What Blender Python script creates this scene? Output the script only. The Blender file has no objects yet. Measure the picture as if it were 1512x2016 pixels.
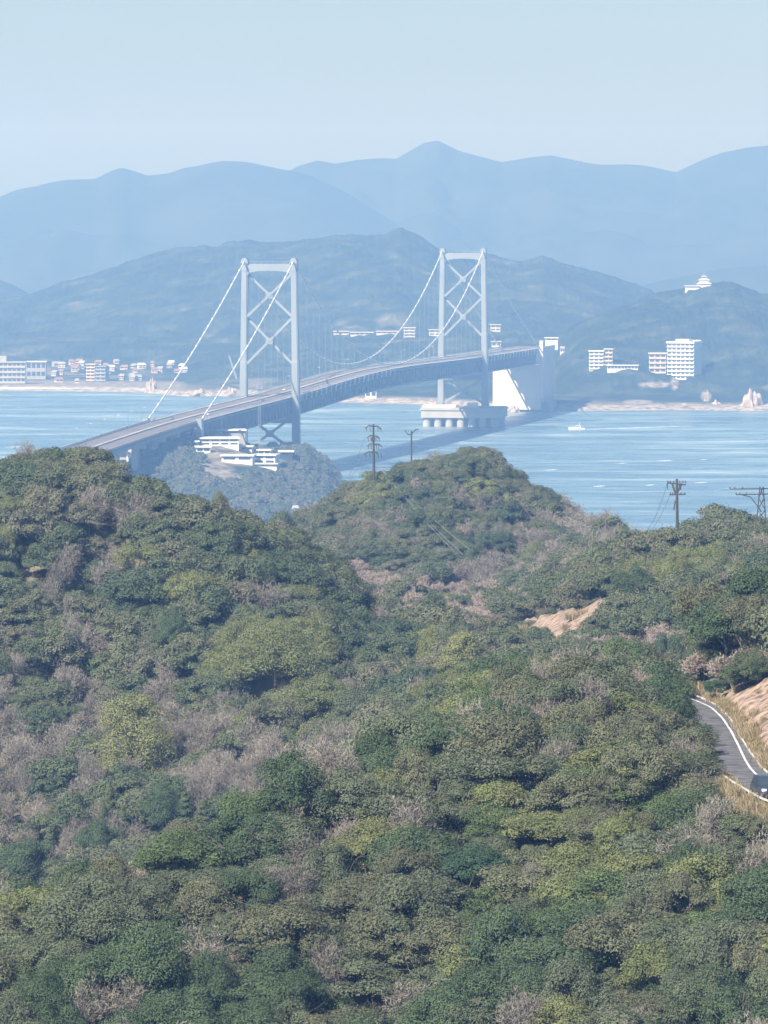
import bpy, bmesh, math, random
import numpy as np
from mathutils import Vector, Matrix

# ------------------------------------------------------------------ camera, sky, sun, exposure
SC = bpy.context.scene
COL = SC.collection
F = 12125.0          # focal length in pixels of the 1512 x 2016 photograph
HC = 183.4           # height of the viewpoint above the sea
YH = 394.7           # pixel row of the horizon
K = F / 11343.0
PITCH = math.atan((1008 - YH) / F)

cam_d = bpy.data.cameras.new('camera')
cam = bpy.data.objects.new('camera', cam_d)
COL.objects.link(cam)
cam.location = (0, 0, HC)
cam.rotation_euler = (math.pi / 2 - PITCH, 0, 0)
cam_d.sensor_fit = 'VERTICAL'
cam_d.sensor_height = 24.0
cam_d.lens = 24.0 * F / 2016.0
cam_d.clip_start = 1.0
cam_d.clip_end = 60000.0
SC.camera = cam

SUN_EL = math.radians(40)
SUN_AZ = math.radians(36)      # to the left of straight behind the camera
sdir = Vector((-math.sin(SUN_AZ) * math.cos(SUN_EL), -math.cos(SUN_AZ) * math.cos(SUN_EL), math.sin(SUN_EL)))
sun_d = bpy.data.lights.new('sun', 'SUN')
sun_d.energy = 5.0
sun_d.angle = math.radians(0.5)
sun_d.color = (1.0, 0.95, 0.86)
sun = bpy.data.objects.new('sun', sun_d)
COL.objects.link(sun)
sun.rotation_euler = (-sdir).to_track_quat('-Z', 'Y').to_euler()

world = bpy.data.worlds.new('World')
SC.world = world
world.use_nodes = True
wn = world.node_tree
for n in list(wn.nodes):
    wn.nodes.remove(n)
wo = wn.nodes.new('ShaderNodeOutputWorld')
bg = wn.nodes.new('ShaderNodeBackground')
sky = wn.nodes.new('ShaderNodeTexSky')
sky.sky_type = 'NISHITA'
sky.sun_disc = False
sky.sun_elevation = SUN_EL
sky.sun_rotation = math.atan2(sdir.x, sdir.y)
sky.altitude = 0
sky.air_density = 1.0
sky.dust_density = 0.6
sky.ozone_density = 7.5
bg.inputs['Strength'].default_value = 0.055
wn.links.new(sky.outputs[0], bg.inputs[0])
wn.links.new(bg.outputs[0], wo.inputs[0])

SC.view_settings.view_transform = 'Standard'
SC.view_settings.look = 'None'
SC.view_settings.exposure = 1.1
SC.view_settings.gamma = 1.0
SC.cycles.volume_bounces = 1
SC.cycles.max_bounces = 5
SC.cycles.diffuse_bounces = 2
SC.cycles.glossy_bounces = 2
SC.cycles.transmission_bounces = 2
SC.cycles.use_denoising = True

HAZE_DENSITY = 1.62e-4
HAZE_COLOR = (0.30, 0.54, 1.0, 1)

rng = np.random.default_rng(7)
random.seed(7)

# ------------------------------------------------------------------ helpers
def P(px, py, d):
    """pixel + forward distance -> world point"""
    xc = (px - 756) / F; yc = (1008 - py) / F
    cy = math.cos(PITCH) + yc * math.sin(PITCH)
    cz = -math.sin(PITCH) + yc * math.cos(PITCH)
    s = d / cy
    return Vector((xc * s, d, HC + cz * s))

def Z(py, d):
    yc = (1008 - py) / F
    cy = math.cos(PITCH) + yc * math.sin(PITCH)
    cz = -math.sin(PITCH) + yc * math.cos(PITCH)
    return HC + cz / cy * d

def px_of(X, Y, Zw):
    dz = Zw - HC
    zc = Y * math.cos(PITCH) - dz * math.sin(PITCH)
    yc = Y * math.sin(PITCH) + dz * math.cos(PITCH)
    return 756 + F * X / zc, 1008 - F * yc / zc

def dsea(py):
    yc = (1008 - py) / F
    cy = math.cos(PITCH) + yc * math.sin(PITCH)
    cz = -math.sin(PITCH) + yc * math.cos(PITCH)
    return -HC / cz * cy

_T = np.random.default_rng(3).random((256, 256))
def vn(x, y):
    xi = np.floor(x).astype(int); yi = np.floor(y).astype(int)
    fx = x - xi; fy = y - yi
    fx = fx * fx * (3 - 2 * fx); fy = fy * fy * (3 - 2 * fy)
    a = _T[xi & 255, yi & 255]; b = _T[(xi + 1) & 255, yi & 255]
    c = _T[xi & 255, (yi + 1) & 255]; d = _T[(xi + 1) & 255, (yi + 1) & 255]
    return (a * (1 - fx) + b * fx) * (1 - fy) + (c * (1 - fx) + d * fx) * fy - 0.5
def fbm(x, y, o=4):
    s = 0; a = 1.0
    for i in range(o):
        s = s + a * vn(x * 2 ** i + 17.3 * i, y * 2 ** i + 5.1 * i); a *= 0.5
    return s

def mesh_np(name, verts, faces, mats=(), smooth=False, attrs=None, midx=None):
    me = bpy.data.meshes.new(name)
    verts = np.asarray(verts, dtype=np.float32); faces = np.asarray(faces, dtype=np.int32)
    nv = len(verts); nf = len(faces); k = faces.shape[1]
    me.vertices.add(nv); me.vertices.foreach_set('co', verts.ravel())
    me.loops.add(nf * k); me.loops.foreach_set('vertex_index', faces.ravel())
    me.polygons.add(nf); me.polygons.foreach_set('loop_start', np.arange(0, nf * k, k, dtype=np.int32))
    if smooth:
        me.polygons.foreach_set('use_smooth', np.ones(nf, dtype=bool))
    for m in mats:
        me.materials.append(m)
    if midx is not None:
        me.polygons.foreach_set('material_index', np.asarray(midx, dtype=np.int32))
    for an, av in (attrs or {}).items():
        a = me.attributes.new(an, 'FLOAT', 'POINT')
        a.data.foreach_set('value', np.asarray(av, dtype=np.float32))
    me.update(calc_edges=True)
    return me

def link(name, me, parent=None, mat=None):
    o = bpy.data.objects.new(name, me)
    COL.objects.link(o)
    if parent is not None:
        o.parent = parent
    if mat is not None and me is not None and not me.materials:
        me.materials.append(mat)
    return o

def empty(name, loc=(0, 0, 0), rz=0.0):
    o = bpy.data.objects.new(name, None)
    COL.objects.link(o)
    o.location = loc; o.rotation_euler = (0, 0, rz)
    o.empty_display_size = 0.5
    return o

def tag(o, label=None, cat=None, group=None, kind=None):
    if label: o['label'] = label
    if cat: o['category'] = cat
    if group: o['group'] = group
    if kind: o['kind'] = kind
    return o

class MB:
    """collects boxes, bars, tubes; builds ONE mesh"""
    def __init__(s):
        s.v = []; s.f = []
    def add(s, vs, fs):
        b = len(s.v)
        s.v += [tuple(v) for v in vs]
        s.f += [tuple(i + b for i in f) for f in fs]
        return s
    def box(s, x0, x1, y0, y1, z0, z1):
        vs = [(x0, y0, z0), (x1, y0, z0), (x1, y1, z0), (x0, y1, z0), (x0, y0, z1), (x1, y0, z1), (x1, y1, z1), (x0, y1, z1)]
        return s.add(vs, [(0, 3, 2, 1), (4, 5, 6, 7), (0, 1, 5, 4), (1, 2, 6, 5), (2, 3, 7, 6), (3, 0, 4, 7)])
    def bar(s, a, b, w, h=None, up=(0, 0, 1), w2=None, h2=None):
        a = Vector(a); b = Vector(b); h = h or w; w2 = w2 or w; h2 = h2 or h
        t = (b - a).normalized(); u = Vector(up)
        if abs(t.dot(u)) > 0.98: u = Vector((0, 1, 0))
        sx = t.cross(u).normalized(); su = sx.cross(t).normalized()
        vs = []
        for p, ww, hh in ((a, w, h), (b, w2, h2)):
            for q, r in ((-1, -1), (1, -1), (1, 1), (-1, 1)):
                vs.append(p + sx * q * ww / 2 + su * r * hh / 2)
        return s.add(vs, [(0, 1, 2, 3), (7, 6, 5, 4), (0, 4, 5, 1), (1, 5, 6, 2), (2, 6, 7, 3), (3, 7, 4, 0)])
    def tube(s, pts, r, n=6):
        pts = [Vector(p) for p in pts]
        rr = r if isinstance(r, (list, tuple)) else [r] * len(pts)
        vs = []
        for i, p in enumerate(pts):
            t = (pts[min(i + 1, len(pts) - 1)] - pts[max(i - 1, 0)]).normalized()
            u = Vector((0, 0, 1)) if abs(t.z) < 0.9 else Vector((1, 0, 0))
            sx = t.cross(u).normalized(); su = sx.cross(t)
            for k in range(n):
                a = 2 * math.pi * k / n
                vs.append(p + (sx * math.cos(a) + su * math.sin(a)) * rr[i])
        fs = []
        for i in range(len(pts) - 1):
            for k in range(n):
                k2 = (k + 1) % n
                fs.append((i * n + k, i * n + k2, (i + 1) * n + k2, (i + 1) * n + k))
        fs.append(tuple(range(n - 1, -1, -1))); fs.append(tuple((len(pts) - 1) * n + k for k in range(n)))
        return s.add(vs, fs)
    def prism(s, poly, y0, y1):
        """polygon in x,z extruded along y"""
        n = len(poly)
        vs = [(x, y0, z) for x, z in poly] + [(x, y1, z) for x, z in poly]
        fs = [tuple(range(n)), tuple(range(2 * n - 1, n - 1, -1))]
        for i in range(n):
            j = (i + 1) % n
            fs.append((i, i + n, j + n, j))
        return s.add(vs, fs)
    def mesh(s, name, mat=None, smooth=False):
        me = bpy.data.meshes.new(name)
        me.from_pydata(s.v, [], s.f); me.update()
        bm = bmesh.new(); bm.from_mesh(me)
        bmesh.ops.recalc_face_normals(bm, faces=bm.faces)
        bm.to_mesh(me); bm.free()
        if smooth:
            me.polygons.foreach_set('use_smooth', [True] * len(me.polygons))
        if mat: me.materials.append(mat)
        return me
    def build(s, name, mat, parent=None, smooth=False):
        return link(name, s.mesh(name, mat, smooth), parent)

# ------------------------------------------------------------------ materials
def newmat(name):
    m = bpy.data.materials.new(name); m.use_nodes = True
    nt = m.node_tree
    b = nt.nodes['Principled BSDF']
    return m, nt, b
def N(nt, t, **kw):
    n = nt.nodes.new(t)
    for k, v in kw.items():
        if k in n.inputs: n.inputs[k].default_value = v
        else: setattr(n, k, v)
    return n
def ramp(nt, fac, stops, interp='LINEAR'):
    r = nt.nodes.new('ShaderNodeValToRGB')
    r.color_ramp.interpolation = interp
    e = r.color_ramp.elements
    while len(e) > 1: e.remove(e[0])
    e[0].position = stops[0][0]; e[0].color = (*stops[0][1], 1)
    for p, c in stops[1:]:
        q = e.new(p); q.color = (*c, 1)
    nt.links.new(fac, r.inputs[0])
    return r.outputs[0]
def plain(name, col, rough=0.6, metal=0.0, var=0.15, scale=0.3, spec=0.4):
    m, nt, b = newmat(name)
    tc = N(nt, 'ShaderNodeNewGeometry')
    nz = N(nt, 'ShaderNodeTexNoise'); nz.inputs['Scale'].default_value = scale; nz.inputs['Detail'].default_value = 5
    nt.links.new(tc.outputs['Position'], nz.inputs['Vector'])
    lo = tuple(c * (1 - var) for c in col); hi = tuple(min(1, c * (1 + var)) for c in col)
    nt.links.new(ramp(nt, nz.outputs[0], [(0.3, lo), (0.7, hi)]), b.inputs['Base Color'])
    b.inputs['Roughness'].default_value = rough; b.inputs['Metallic'].default_value = metal
    b.inputs['Specular IOR Level'].default_value = spec
    return m

M_steel = plain('painted_steel', (0.20, 0.235, 0.27), 0.5, var=0.10, scale=0.05)
M_steeldark = plain('painted_steel_truss', (0.17, 0.20, 0.23), 0.6, var=0.15, scale=0.05)
M_cable = plain('cable_wrap', (0.55, 0.58, 0.60), 0.5, var=0.05)
M_asph = plain('asphalt', (0.11, 0.107, 0.112), 0.85, var=0.42, scale=0.9, spec=0.25)
M_deck = plain('deck_asphalt', (0.15, 0.13, 0.125), 0.85, var=0.15, scale=0.06, spec=0.2)
M_white = plain('white_paint', (0.62, 0.63, 0.63), 0.6, var=0.05)
M_line = plain('road_line_paint', (0.58, 0.58, 0.57), 0.6, var=0.35, scale=2.5)
M_conc = plain('concrete', (0.34, 0.34, 0.33), 0.85, var=0.15, scale=0.08)
M_concl = plain('pale_concrete', (0.52, 0.50, 0.48), 0.85, var=0.10, scale=0.08)
M_pole = plain('weathered_pole', (0.05, 0.048, 0.045), 0.8, var=0.2, scale=2)
M_wire = plain('wire', (0.28, 0.28, 0.27), 0.5)
M_glass = plain('window_glass', (0.04, 0.055, 0.07), 0.12, var=0.2, spec=0.6)
M_rock = plain('pale_rock', (0.34, 0.29, 0.25), 0.9, var=0.35, scale=0.12)
M_sand = plain('beach_sand', (0.40, 0.37, 0.33), 0.9, var=0.2, scale=0.05)
M_foam = plain('foam', (0.8, 0.83, 0.85), 0.8, var=0.1, scale=0.3)
M_roofg = plain('grey_roof', (0.28, 0.28, 0.29), 0.7)
M_roofr = plain('red_brown_roof', (0.24, 0.155, 0.125), 0.7)
M_tan = plain('tan_wall', (0.5, 0.42, 0.35), 0.8)
M_bark = plain('bark', (0.16, 0.13, 0.11), 0.9, var=0.3, scale=2)

def foliage_mat(name, stops, tint=(0.72, 1.32), trans=0.32):
    m, nt, b = newmat(name)
    nt.nodes.remove(b)
    out = [n for n in nt.nodes if n.type == 'OUTPUT_MATERIAL'][0]
    oi = N(nt, 'ShaderNodeObjectInfo')
    at = N(nt, 'ShaderNodeAttribute'); at.attribute_name = 'tint'
    nz = N(nt, 'ShaderNodeTexNoise'); nz.inputs['Scale'].default_value = 0.045; nz.inputs['Detail'].default_value = 2
    nt.links.new(oi.outputs['Location'], nz.inputs['Vector'])
    # object random + patch noise
    mx = N(nt, 'ShaderNodeMath', operation='MULTIPLY_ADD'); mx.inputs[1].default_value = 0.55
    nt.links.new(oi.outputs['Random'], mx.inputs[0])
    m2 = N(nt, 'ShaderNodeMath', operation='MULTIPLY_ADD'); m2.inputs[1].default_value = 1.5; m2.inputs[2].default_value = -0.55
    nt.links.new(nz.outputs[0], m2.inputs[0]); nt.links.new(m2.outputs[0], mx.inputs[2])
    col = ramp(nt, mx.outputs[0], stops)
    mr = N(nt, 'ShaderNodeMapRange'); mr.inputs['To Min'].default_value = tint[0]; mr.inputs['To Max'].default_value = tint[1]
    nt.links.new(at.outputs['Fac'], mr.inputs['Value'])
    vm = N(nt, 'ShaderNodeVectorMath', operation='SCALE')
    nt.links.new(col, vm.inputs[0]); nt.links.new(mr.outputs[0], vm.inputs['Scale'])
    d = N(nt, 'ShaderNodeBsdfDiffuse'); t = N(nt, 'ShaderNodeBsdfTranslucent')
    mix = N(nt, 'ShaderNodeMixShader'); mix.inputs[0].default_value = trans
    nt.links.new(vm.outputs[0], d.inputs[0]); nt.links.new(vm.outputs[0], t.inputs[0])
    nt.links.new(d.outputs[0], mix.inputs[1]); nt.links.new(t.outputs[0], mix.inputs[2])
    nt.links.new(mix.outputs[0], out.inputs[0])
    return m

M_leaf = foliage_mat('evergreen_leaves', [(0.0, (0.082, 0.110, 0.068)), (0.25, (0.102, 0.130, 0.072)), (0.5, (0.130, 0.150, 0.086)),
                                          (0.7, (0.155, 0.162, 0.100)), (0.85, (0.172, 0.165, 0.115)), (1.0, (0.130, 0.165, 0.078))])
M_leafy = foliage_mat('yellow_green_leaves', [(0.0, (0.215, 0.225, 0.10)), (1.0, (0.235, 0.24, 0.11))])
M_olive = foliage_mat('olive_leaves', [(0.0, (0.160, 0.183, 0.081)), (1.0, (0.204, 0.214, 0.095))])
M_conifer = foliage_mat('conifer_needles', [(0.0, (0.101, 0.137, 0.072)), (1.0, (0.173, 0.166, 0.094))])
M_twig = foliage_mat('bare_twigs', [(0.0, (0.165, 0.15, 0.13)), (0.5, (0.21, 0.188, 0.16)), (1.0, (0.26, 0.23, 0.19))], (0.7, 1.3), 0.0)
M_limb = foliage_mat('pale_limbs', [(0.0, (0.30, 0.27, 0.25)), (1.0, (0.40, 0.36, 0.33))], (0.8, 1.1), 0.0)
M_farleaf = foliage_mat('headland_leaves', [(0.0, (0.085, 0.11, 0.07)), (0.5, (0.13, 0.15, 0.095)), (1.0, (0.20, 0.18, 0.14))])
M_dry = foliage_mat('dry_brush', [(0.0, (0.28, 0.225, 0.20)), (0.5, (0.32, 0.26, 0.22)), (1.0, (0.34, 0.29, 0.235))], (0.7, 1.25), 0.1)
M_grass = foliage_mat('dry_grass', [(0.0, (0.25, 0.20, 0.11)), (1.0, (0.32, 0.26, 0.17))], (0.6, 1.3), 0.1)

def hill_mat(name, cols, soil=(0.285, 0.21, 0.165), scale=0.03, dark=1.0):
    m, nt, b = newmat(name)
    g = N(nt, 'ShaderNodeNewGeometry')
    nz = N(nt, 'ShaderNodeTexNoise'); nz.inputs['Scale'].default_value = scale; nz.inputs['Detail'].default_value = 8; nz.inputs['Roughness'].default_value = 0.7
    nt.links.new(g.outputs['Position'], nz.inputs['Vector'])
    c = ramp(nt, nz.outputs[0], [(0.30, cols[0]), (0.5, cols[1]), (0.62, cols[2]), (0.75, cols[3])])
    at = N(nt, 'ShaderNodeAttribute'); at.attribute_name = 'soil'
    n2 = N(nt, 'ShaderNodeTexNoise'); n2.inputs['Scale'].default_value = scale * 8; n2.inputs['Detail'].default_value = 6
    nt.links.new(g.outputs['Position'], n2.inputs['Vector'])
    sc = ramp(nt, n2.outputs[0], [(0.36, tuple(x * 0.42 for x in soil)), (0.5, soil), (0.62, tuple(min(1, x * 1.3) for x in soil))])
    mx = N(nt, 'ShaderNodeMix', data_type='RGBA')
    nt.links.new(at.outputs['Fac'], mx.inputs[0]); nt.links.new(c, mx.inputs[6]); nt.links.new(sc, mx.inputs[7])
    nt.links.new(mx.outputs[2], b.inputs['Base Color'])
    b.inputs['Roughness'].default_value = 0.95; b.inputs['Specular IOR Level'].default_value = 0.1
    return m
M_ground = hill_mat('forest_floor', [(0.08, 0.085, 0.05), (0.12, 0.115, 0.075), (0.17, 0.145, 0.10), (0.2, 0.165, 0.12)], scale=0.15)
M_hill = hill_mat('wooded_hillside', [(0.006, 0.012, 0.006), (0.022, 0.035, 0.018), (0.06, 0.07, 0.04), (0.17, 0.15, 0.115)], soil=(0.34, 0.30, 0.26), scale=0.022)
M_mount = hill_mat('far_mountainside', [(0.02, 0.03, 0.02), (0.03, 0.04, 0.027), (0.042, 0.05, 0.033), (0.06, 0.06, 0.045)], scale=0.002)

# sea
m, nt, b = newmat('sea_water'); M_sea = m
g = N(nt, 'ShaderNodeNewGeometry')
def mapped(sx, sy):
    mp = N(nt, 'ShaderNodeMapping'); mp.inputs['Scale'].default_value = (sx, sy, 1)
    nt.links.new(g.outputs['Position'], mp.inputs['Vector']); return mp.outputs[0]
def noise(vec, scale, det, rough=0.6):
    n = N(nt, 'ShaderNodeTexNoise'); n.inputs['Scale'].default_value = scale; n.inputs['Detail'].default_value = det; n.inputs['Roughness'].default_value = rough
    nt.links.new(vec, n.inputs['Vector']); return n.outputs[0]
cur = noise(mapped(0.006, 0.014), 1.0, 10, 0.78)
nt.links.new(ramp(nt, cur, [(0.34, (0.035, 0.075, 0.13)), (0.46, (0.075, 0.14, 0.20)), (0.54, (0.15, 0.24, 0.31)), (0.64, (0.36, 0.46, 0.52))]), b.inputs['Base Color'])
capn = noise(mapped(0.03, 0.06), 1.0, 5, 0.6)
cap = ramp(nt, capn, [(0.69, (0, 0, 0)), (0.74, (1, 1, 1))])
mx = N(nt, 'ShaderNodeMix', data_type='RGBA')
nt.links.new(cap, mx.inputs[0]); nt.links.new(b.inputs['Base Color'].links[0].from_socket, mx.inputs[6]); mx.inputs[7].default_value = (0.7, 0.75, 0.78, 1)
nt.links.new(mx.outputs[2], b.inputs['Base Color'])
nt.links.new(ramp(nt, cur, [(0.35, (0.18, 0.18, 0.18)), (0.65, (0.42, 0.42, 0.42))]), b.inputs['Roughness'])
b.inputs['IOR'].default_value = 1.33
w1 = noise(mapped(0.06, 0.10), 1.0, 5, 0.6)
bp = N(nt, 'ShaderNodeBump'); bp.inputs['Strength'].default_value = 0.8; bp.inputs['Distance'].default_value = 1.6
nt.links.new(w1, bp.inputs['Height']); nt.links.new(bp.outputs[0], b.inputs['Normal'])

# ------------------------------------------------------------------ row-built terrain
def pchip(xk, yk, x):
    """xk, yk: (nrow, ncol) ; x: (m,) -> (m, ncol)"""
    nr, nc = xk.shape
    out = np.empty((len(x), nc))
    for c in range(nc):
        X = xk[:, c]; Y = yk[:, c]
        h = np.diff(X); dlt = np.diff(Y) / h
        mm = np.zeros(nr)
        for i in range(1, nr - 1):
            if dlt[i - 1] * dlt[i] > 0:
                w1 = 2 * h[i] + h[i - 1]; w2 = h[i] + 2 * h[i - 1]
                mm[i] = (w1 + w2) / (w1 / dlt[i - 1] + w2 / dlt[i])
        mm[0] = dlt[0]; mm[-1] = dlt[-1]
        i = np.clip(np.searchsorted(X, x) - 1, 0, nr - 2)
        t = (x - X[i]) / h[i]
        t = np.clip(t, 0, 1)
        out[:, c] = ((1 + 2 * t) * (1 - t) ** 2) * Y[i] + t * (1 - t) ** 2 * h[i] * mm[i] + t * t * (3 - 2 * t) * Y[i + 1] + t * t * (t - 1) * h[i] * mm[i + 1]
    return out

class Field:
    """height field on a fan grid px (columns) x distance (rows), so it is finest where it is seen"""
    def __init__(s, rows, pxs, ys):
        s.pxs = pxs; s.ys = ys
        dk = []; zk = []
        for r in rows:
            r = np.array(r, float)
            d = np.interp(pxs, r[:, 0], r[:, 2]); py = np.interp(pxs, r[:, 0], r[:, 1])
            dk.append(d); zk.append(Z(py, d))
        s.z = pchip(np.array(dk), np.array(zk), ys)
        s.soil = np.zeros_like(s.z)
        s.PX, s.YY = np.meshgrid(pxs, ys)
        s.XX = (s.PX - 756) / F * s.YY
    def at(s, X, Y):
        px = 756 + X * F / Y
        i = np.clip((px - s.pxs[0]) / (s.pxs[1] - s.pxs[0]), 0, len(s.pxs) - 1.001)
        j = np.clip(np.interp(Y, s.ys, np.arange(len(s.ys))), 0, len(s.ys) - 1.001)
        i0 = np.floor(i).astype(int); j0 = np.floor(j).astype(int); fi = i - i0; fj = j - j0
        z = s.z
        return (z[j0, i0] * (1 - fi) + z[j0, i0 + 1] * fi) * (1 - fj) + (z[j0 + 1, i0] * (1 - fi) + z[j0 + 1, i0 + 1] * fi) * fj
    def hit(s, px, py, dmin=None, dmax=None):
        """nearest distance at which the pixel's ray meets the ground"""
        d = np.arange(dmin or s.ys[0], dmax or s.ys[-1], 2.0)
        zr = Z(py, d); zt = s.at((px - 756) / F * d, d)
        w = np.nonzero(zt >= zr)[0]
        return float(d[w[0]]) if len(w) else float(d[np.argmin(zr - zt)])
    def build(s, name, mat, skirt=None):
        nr, nc = s.z.shape
        v = np.stack([s.XX, s.YY, s.z], -1).reshape(-1, 3)
        i = np.arange(nr * nc).reshape(nr, nc)
        f = np.stack([i[:-1, :-1], i[:-1, 1:], i[1:, 1:], i[1:, :-1]], -1).reshape(-1, 4)
        me = mesh_np(name, v, f, [mat], True, {'soil': s.soil.ravel()})
        return tag(link(name, me), kind='structure')

def R(d, pts):
    return [(p[0], p[1], (p[2] if len(p) > 2 else d) * K) for p in pts]
def ell(PX, PY, cx, cy, rx, ry, soft=0.25):
    q = np.sqrt(((PX - cx) / rx) ** 2 + ((PY - cy) / ry) ** 2)
    return np.clip((1 + soft - q) / (2 * soft), 0, 1)

# ---- near wooded hills (pixel rows give the height of the tree tops)
near_rows = [
 R(280, [(-600, 2750), (2100, 2750)]),
 R(352, [(-600, 2060, 368), (0, 2030, 366), (400, 2030, 367), (756, 2025, 368), (1200, 2025, 358), (1512, 2025, 352), (2100, 2040, 352)]),
 R(378, [(-600, 1950, 378), (0, 1905, 376), (400, 1800, 380), (756, 1760, 385), (1000, 1770, 382), (1200, 1780, 374), (1512, 1790, 367), (2100, 1800, 365)]),
 R(395, [(-600, 1880, 390), (0, 1800, 388), (120, 1750, 389), (230, 1705, 391), (450, 1630, 396), (620, 1500, 404), (756, 1460, 408), (900, 1400, 412), (1040, 1330, 418), (1200, 1400, 410), (1350, 1480, 400), (1445, 1560, 386), (1512, 1590, 381), (2100, 1700, 374)]),
 R(434, [(-600, 1950), (500, 1900), (620, 1720), (756, 1600), (900, 1400), (1040, 1288), (1200, 1300), (1340, 1370, 436), (1400, 1380, 436), (1470, 1370, 434), (1512, 1360, 434), (2100, 1300, 434)]),
 R(480, [(-600, 2150), (0, 2150), (500, 2000), (620, 1900), (756, 1720), (900, 1450, 490), (1040, 1320, 500), (1200, 1290, 510), (1340, 1315, 515), (1400, 1335, 510), (1512, 1340, 500), (2100, 1330, 500)]),
 R(645, [(-600, 1790), (0, 1780), (260, 1740), (450, 1660), (600, 1560), (756, 1450), (900, 1370), (1040, 1300), (1200, 1280), (1340, 1290), (1512, 1310), (2100, 1310)]),
 R(692, [(-600, 1600), (0, 1590), (260, 1530), (450, 1480), (600, 1420), (756, 1370), (900, 1310), (1040, 1266), (1200, 1262), (1340, 1255), (1512, 1240), (2100, 1230)]),
 R(725, [(-600, 1380), (0, 1400), (260, 1400), (450, 1350), (560, 1290), (700, 1300), (800, 1280), (900, 1250, 730), (1040, 1250), (1150, 1220), (1250, 1180, 730), (1400, 1165, 730), (1512, 1160), (2100, 1150)]),
 R(755, [(-600, 1130), (0, 1150), (200, 1190), (400, 1180), (560, 1170), (680, 1195, 765), (760, 1205, 775), (850, 1192, 790), (950, 1228, 780), (1040, 1228, 770), (1120, 1165, 780), (1250, 1110, 775), (1400, 1100, 770), (1512, 1095, 765), (2100, 1080, 765)]),
 R(790, [(-600, 930), (-100, 950), (0, 918), (60, 892), (90, 872), (120, 868), (150, 872), (185, 886), (230, 925), (280, 930), (310, 952), (400, 975), (480, 1012), (560, 1060), (640, 1080, 800), (690, 1130, 815), (760, 1190, 850), (850, 1178, 870), (950, 1195, 870), (1040, 1205, 860), (1120, 1110, 850), (1200, 1080, 850), (1280, 1065, 840), (1400, 1050, 835), (1512, 1042, 830), (2100, 1025, 830)]),
 R(900, [(-600, 1200), (500, 1200), (640, 1190, 920), (700, 1165, 930), (760, 1162, 940), (850, 1165, 950), (950, 1170, 950), (1040, 1150, 930), (1120, 1078, 920), (1230, 1046, 910), (1290, 1048, 900), (1335, 1052, 890), (1370, 1036, 885), (1420, 1028, 880), (1512, 1022, 880), (2100, 1005, 880)]),
 R(1110, [(-600, 1320), (480, 1320), (560, 1180), (640, 1115), (700, 1132), (800, 1138), (900, 1130), (1000, 1112), (1100, 1060), (1200, 1045), (1300, 1100), (1400, 1150), (2100, 1160)]),
 R(1180, [(-600, 1350), (480, 1340), (520, 1150), (560, 1095), (640, 1045), (735, 1010), (880, 990), (1000, 1005), (1100, 1010), (1200, 1030), (1300, 1105), (1400, 1160), (2100, 1180)]),
 R(1250, [(-600, 1400), (470, 1350), (520, 1085), (560, 1025), (620, 988), (680, 948), (735, 925), (800, 900), (850, 889), (880, 886), (930, 884), (965, 892), (1000, 915), (1030, 935), (1060, 948), (1100, 968), (1160, 995), (1210, 1010), (1240, 1040), (1300, 1110), (1400, 1170), (2100, 1200)]),
 R(1450, [(-600, 1184), (2100, 1184)]),
 R(1900, [(-600, 1330), (2100, 1330)]),
 R(2400, [(-600, 1340), (2100, 1340)]),
]
nys = np.concatenate([np.arange(300, 560, 1.6), np.arange(560, 1000, 3), np.arange(1000, 1500, 5), np.arange(1500, 2560, 20)])
near = Field(near_rows, np.arange(-600, 2101, 7.0), nys)
_u = near.XX * .80 + near.YY * .35; _v = -near.XX * .6 + near.YY * .8
near.z += fbm(near.XX / 22 + 3, near.YY / 26, 3) * np.clip(near.YY / 700, 0.5, 1.5) * 2.6
near.z += fbm(_u / 13 + 7, _v / 5.5, 2) * 1.9 * np.clip((520 - near.YY) / 60, 0, 1)
near.z += fbm(near.XX / 8 + 3, near.YY / 9, 2) * 1.4 * np.clip((near.YY - 450) / 100, 0, 1)
CAN = np.interp(near.YY, [460, 480, 800, 900, 1100, 1250], [5.4, 6.1, 6.55, 7.0, 7.1, 8.0])
near.z -= CAN

# road on a level bench
ZR = Z(1565, 390 * K)
def onroad(px, py):
    d = (HC - ZR) / ((py - YH) / F) * 1.0
    for _ in range(3):
        d *= (HC - ZR) / max(1e-6, HC - Z(py, d))
    return P(px, py, d)
edge_R = [onroad(*p) for p in [(1340, 1364), (1356, 1366), (1375, 1372), (1410, 1388), (1438, 1415), (1460, 1455), (1480, 1486), (1500, 1512), (1532, 1540), (1580, 1558), (1660, 1572), (1730, 1580)]]
line_R = [onroad(*p) for p in [(1343, 1371), (1354, 1373), (1370, 1379), (1400, 1392), (1422, 1413), (1440, 1440), (1453, 1466), (1466, 1494), (1478, 1514), (1500, 1535), (1550, 1562), (1640, 1580), (1730, 1590)]]
edge_L = [onroad(*p) for p in [(1328, 1378), (1334, 1384), (1342, 1394), (1352, 1410), (1365, 1435), (1375, 1465), (1392, 1498), (1415, 1528), (1446, 1549), (1475, 1566), (1508, 1586), (1600, 1612), (1730, 1635)]]
def resample(pts, n):
    pts = [np.array(p[:2]) for p in pts]
    s = np.concatenate([[0], np.cumsum([np.linalg.norm(b - a) for a, b in zip(pts, pts[1:])])])
    t = np.linspace(0, s[-1], n)
    a = np.array(pts)
    x = np.interp(t, s, a[:, 0]); y = np.interp(t, s, a[:, 1])
    for _ in range(2):
        x[1:-1] = (x[:-2] + 2 * x[1:-1] + x[2:]) / 4; y[1:-1] = (y[:-2] + 2 * y[1:-1] + y[2:]) / 4
    return np.stack([x, y], -1)
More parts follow.
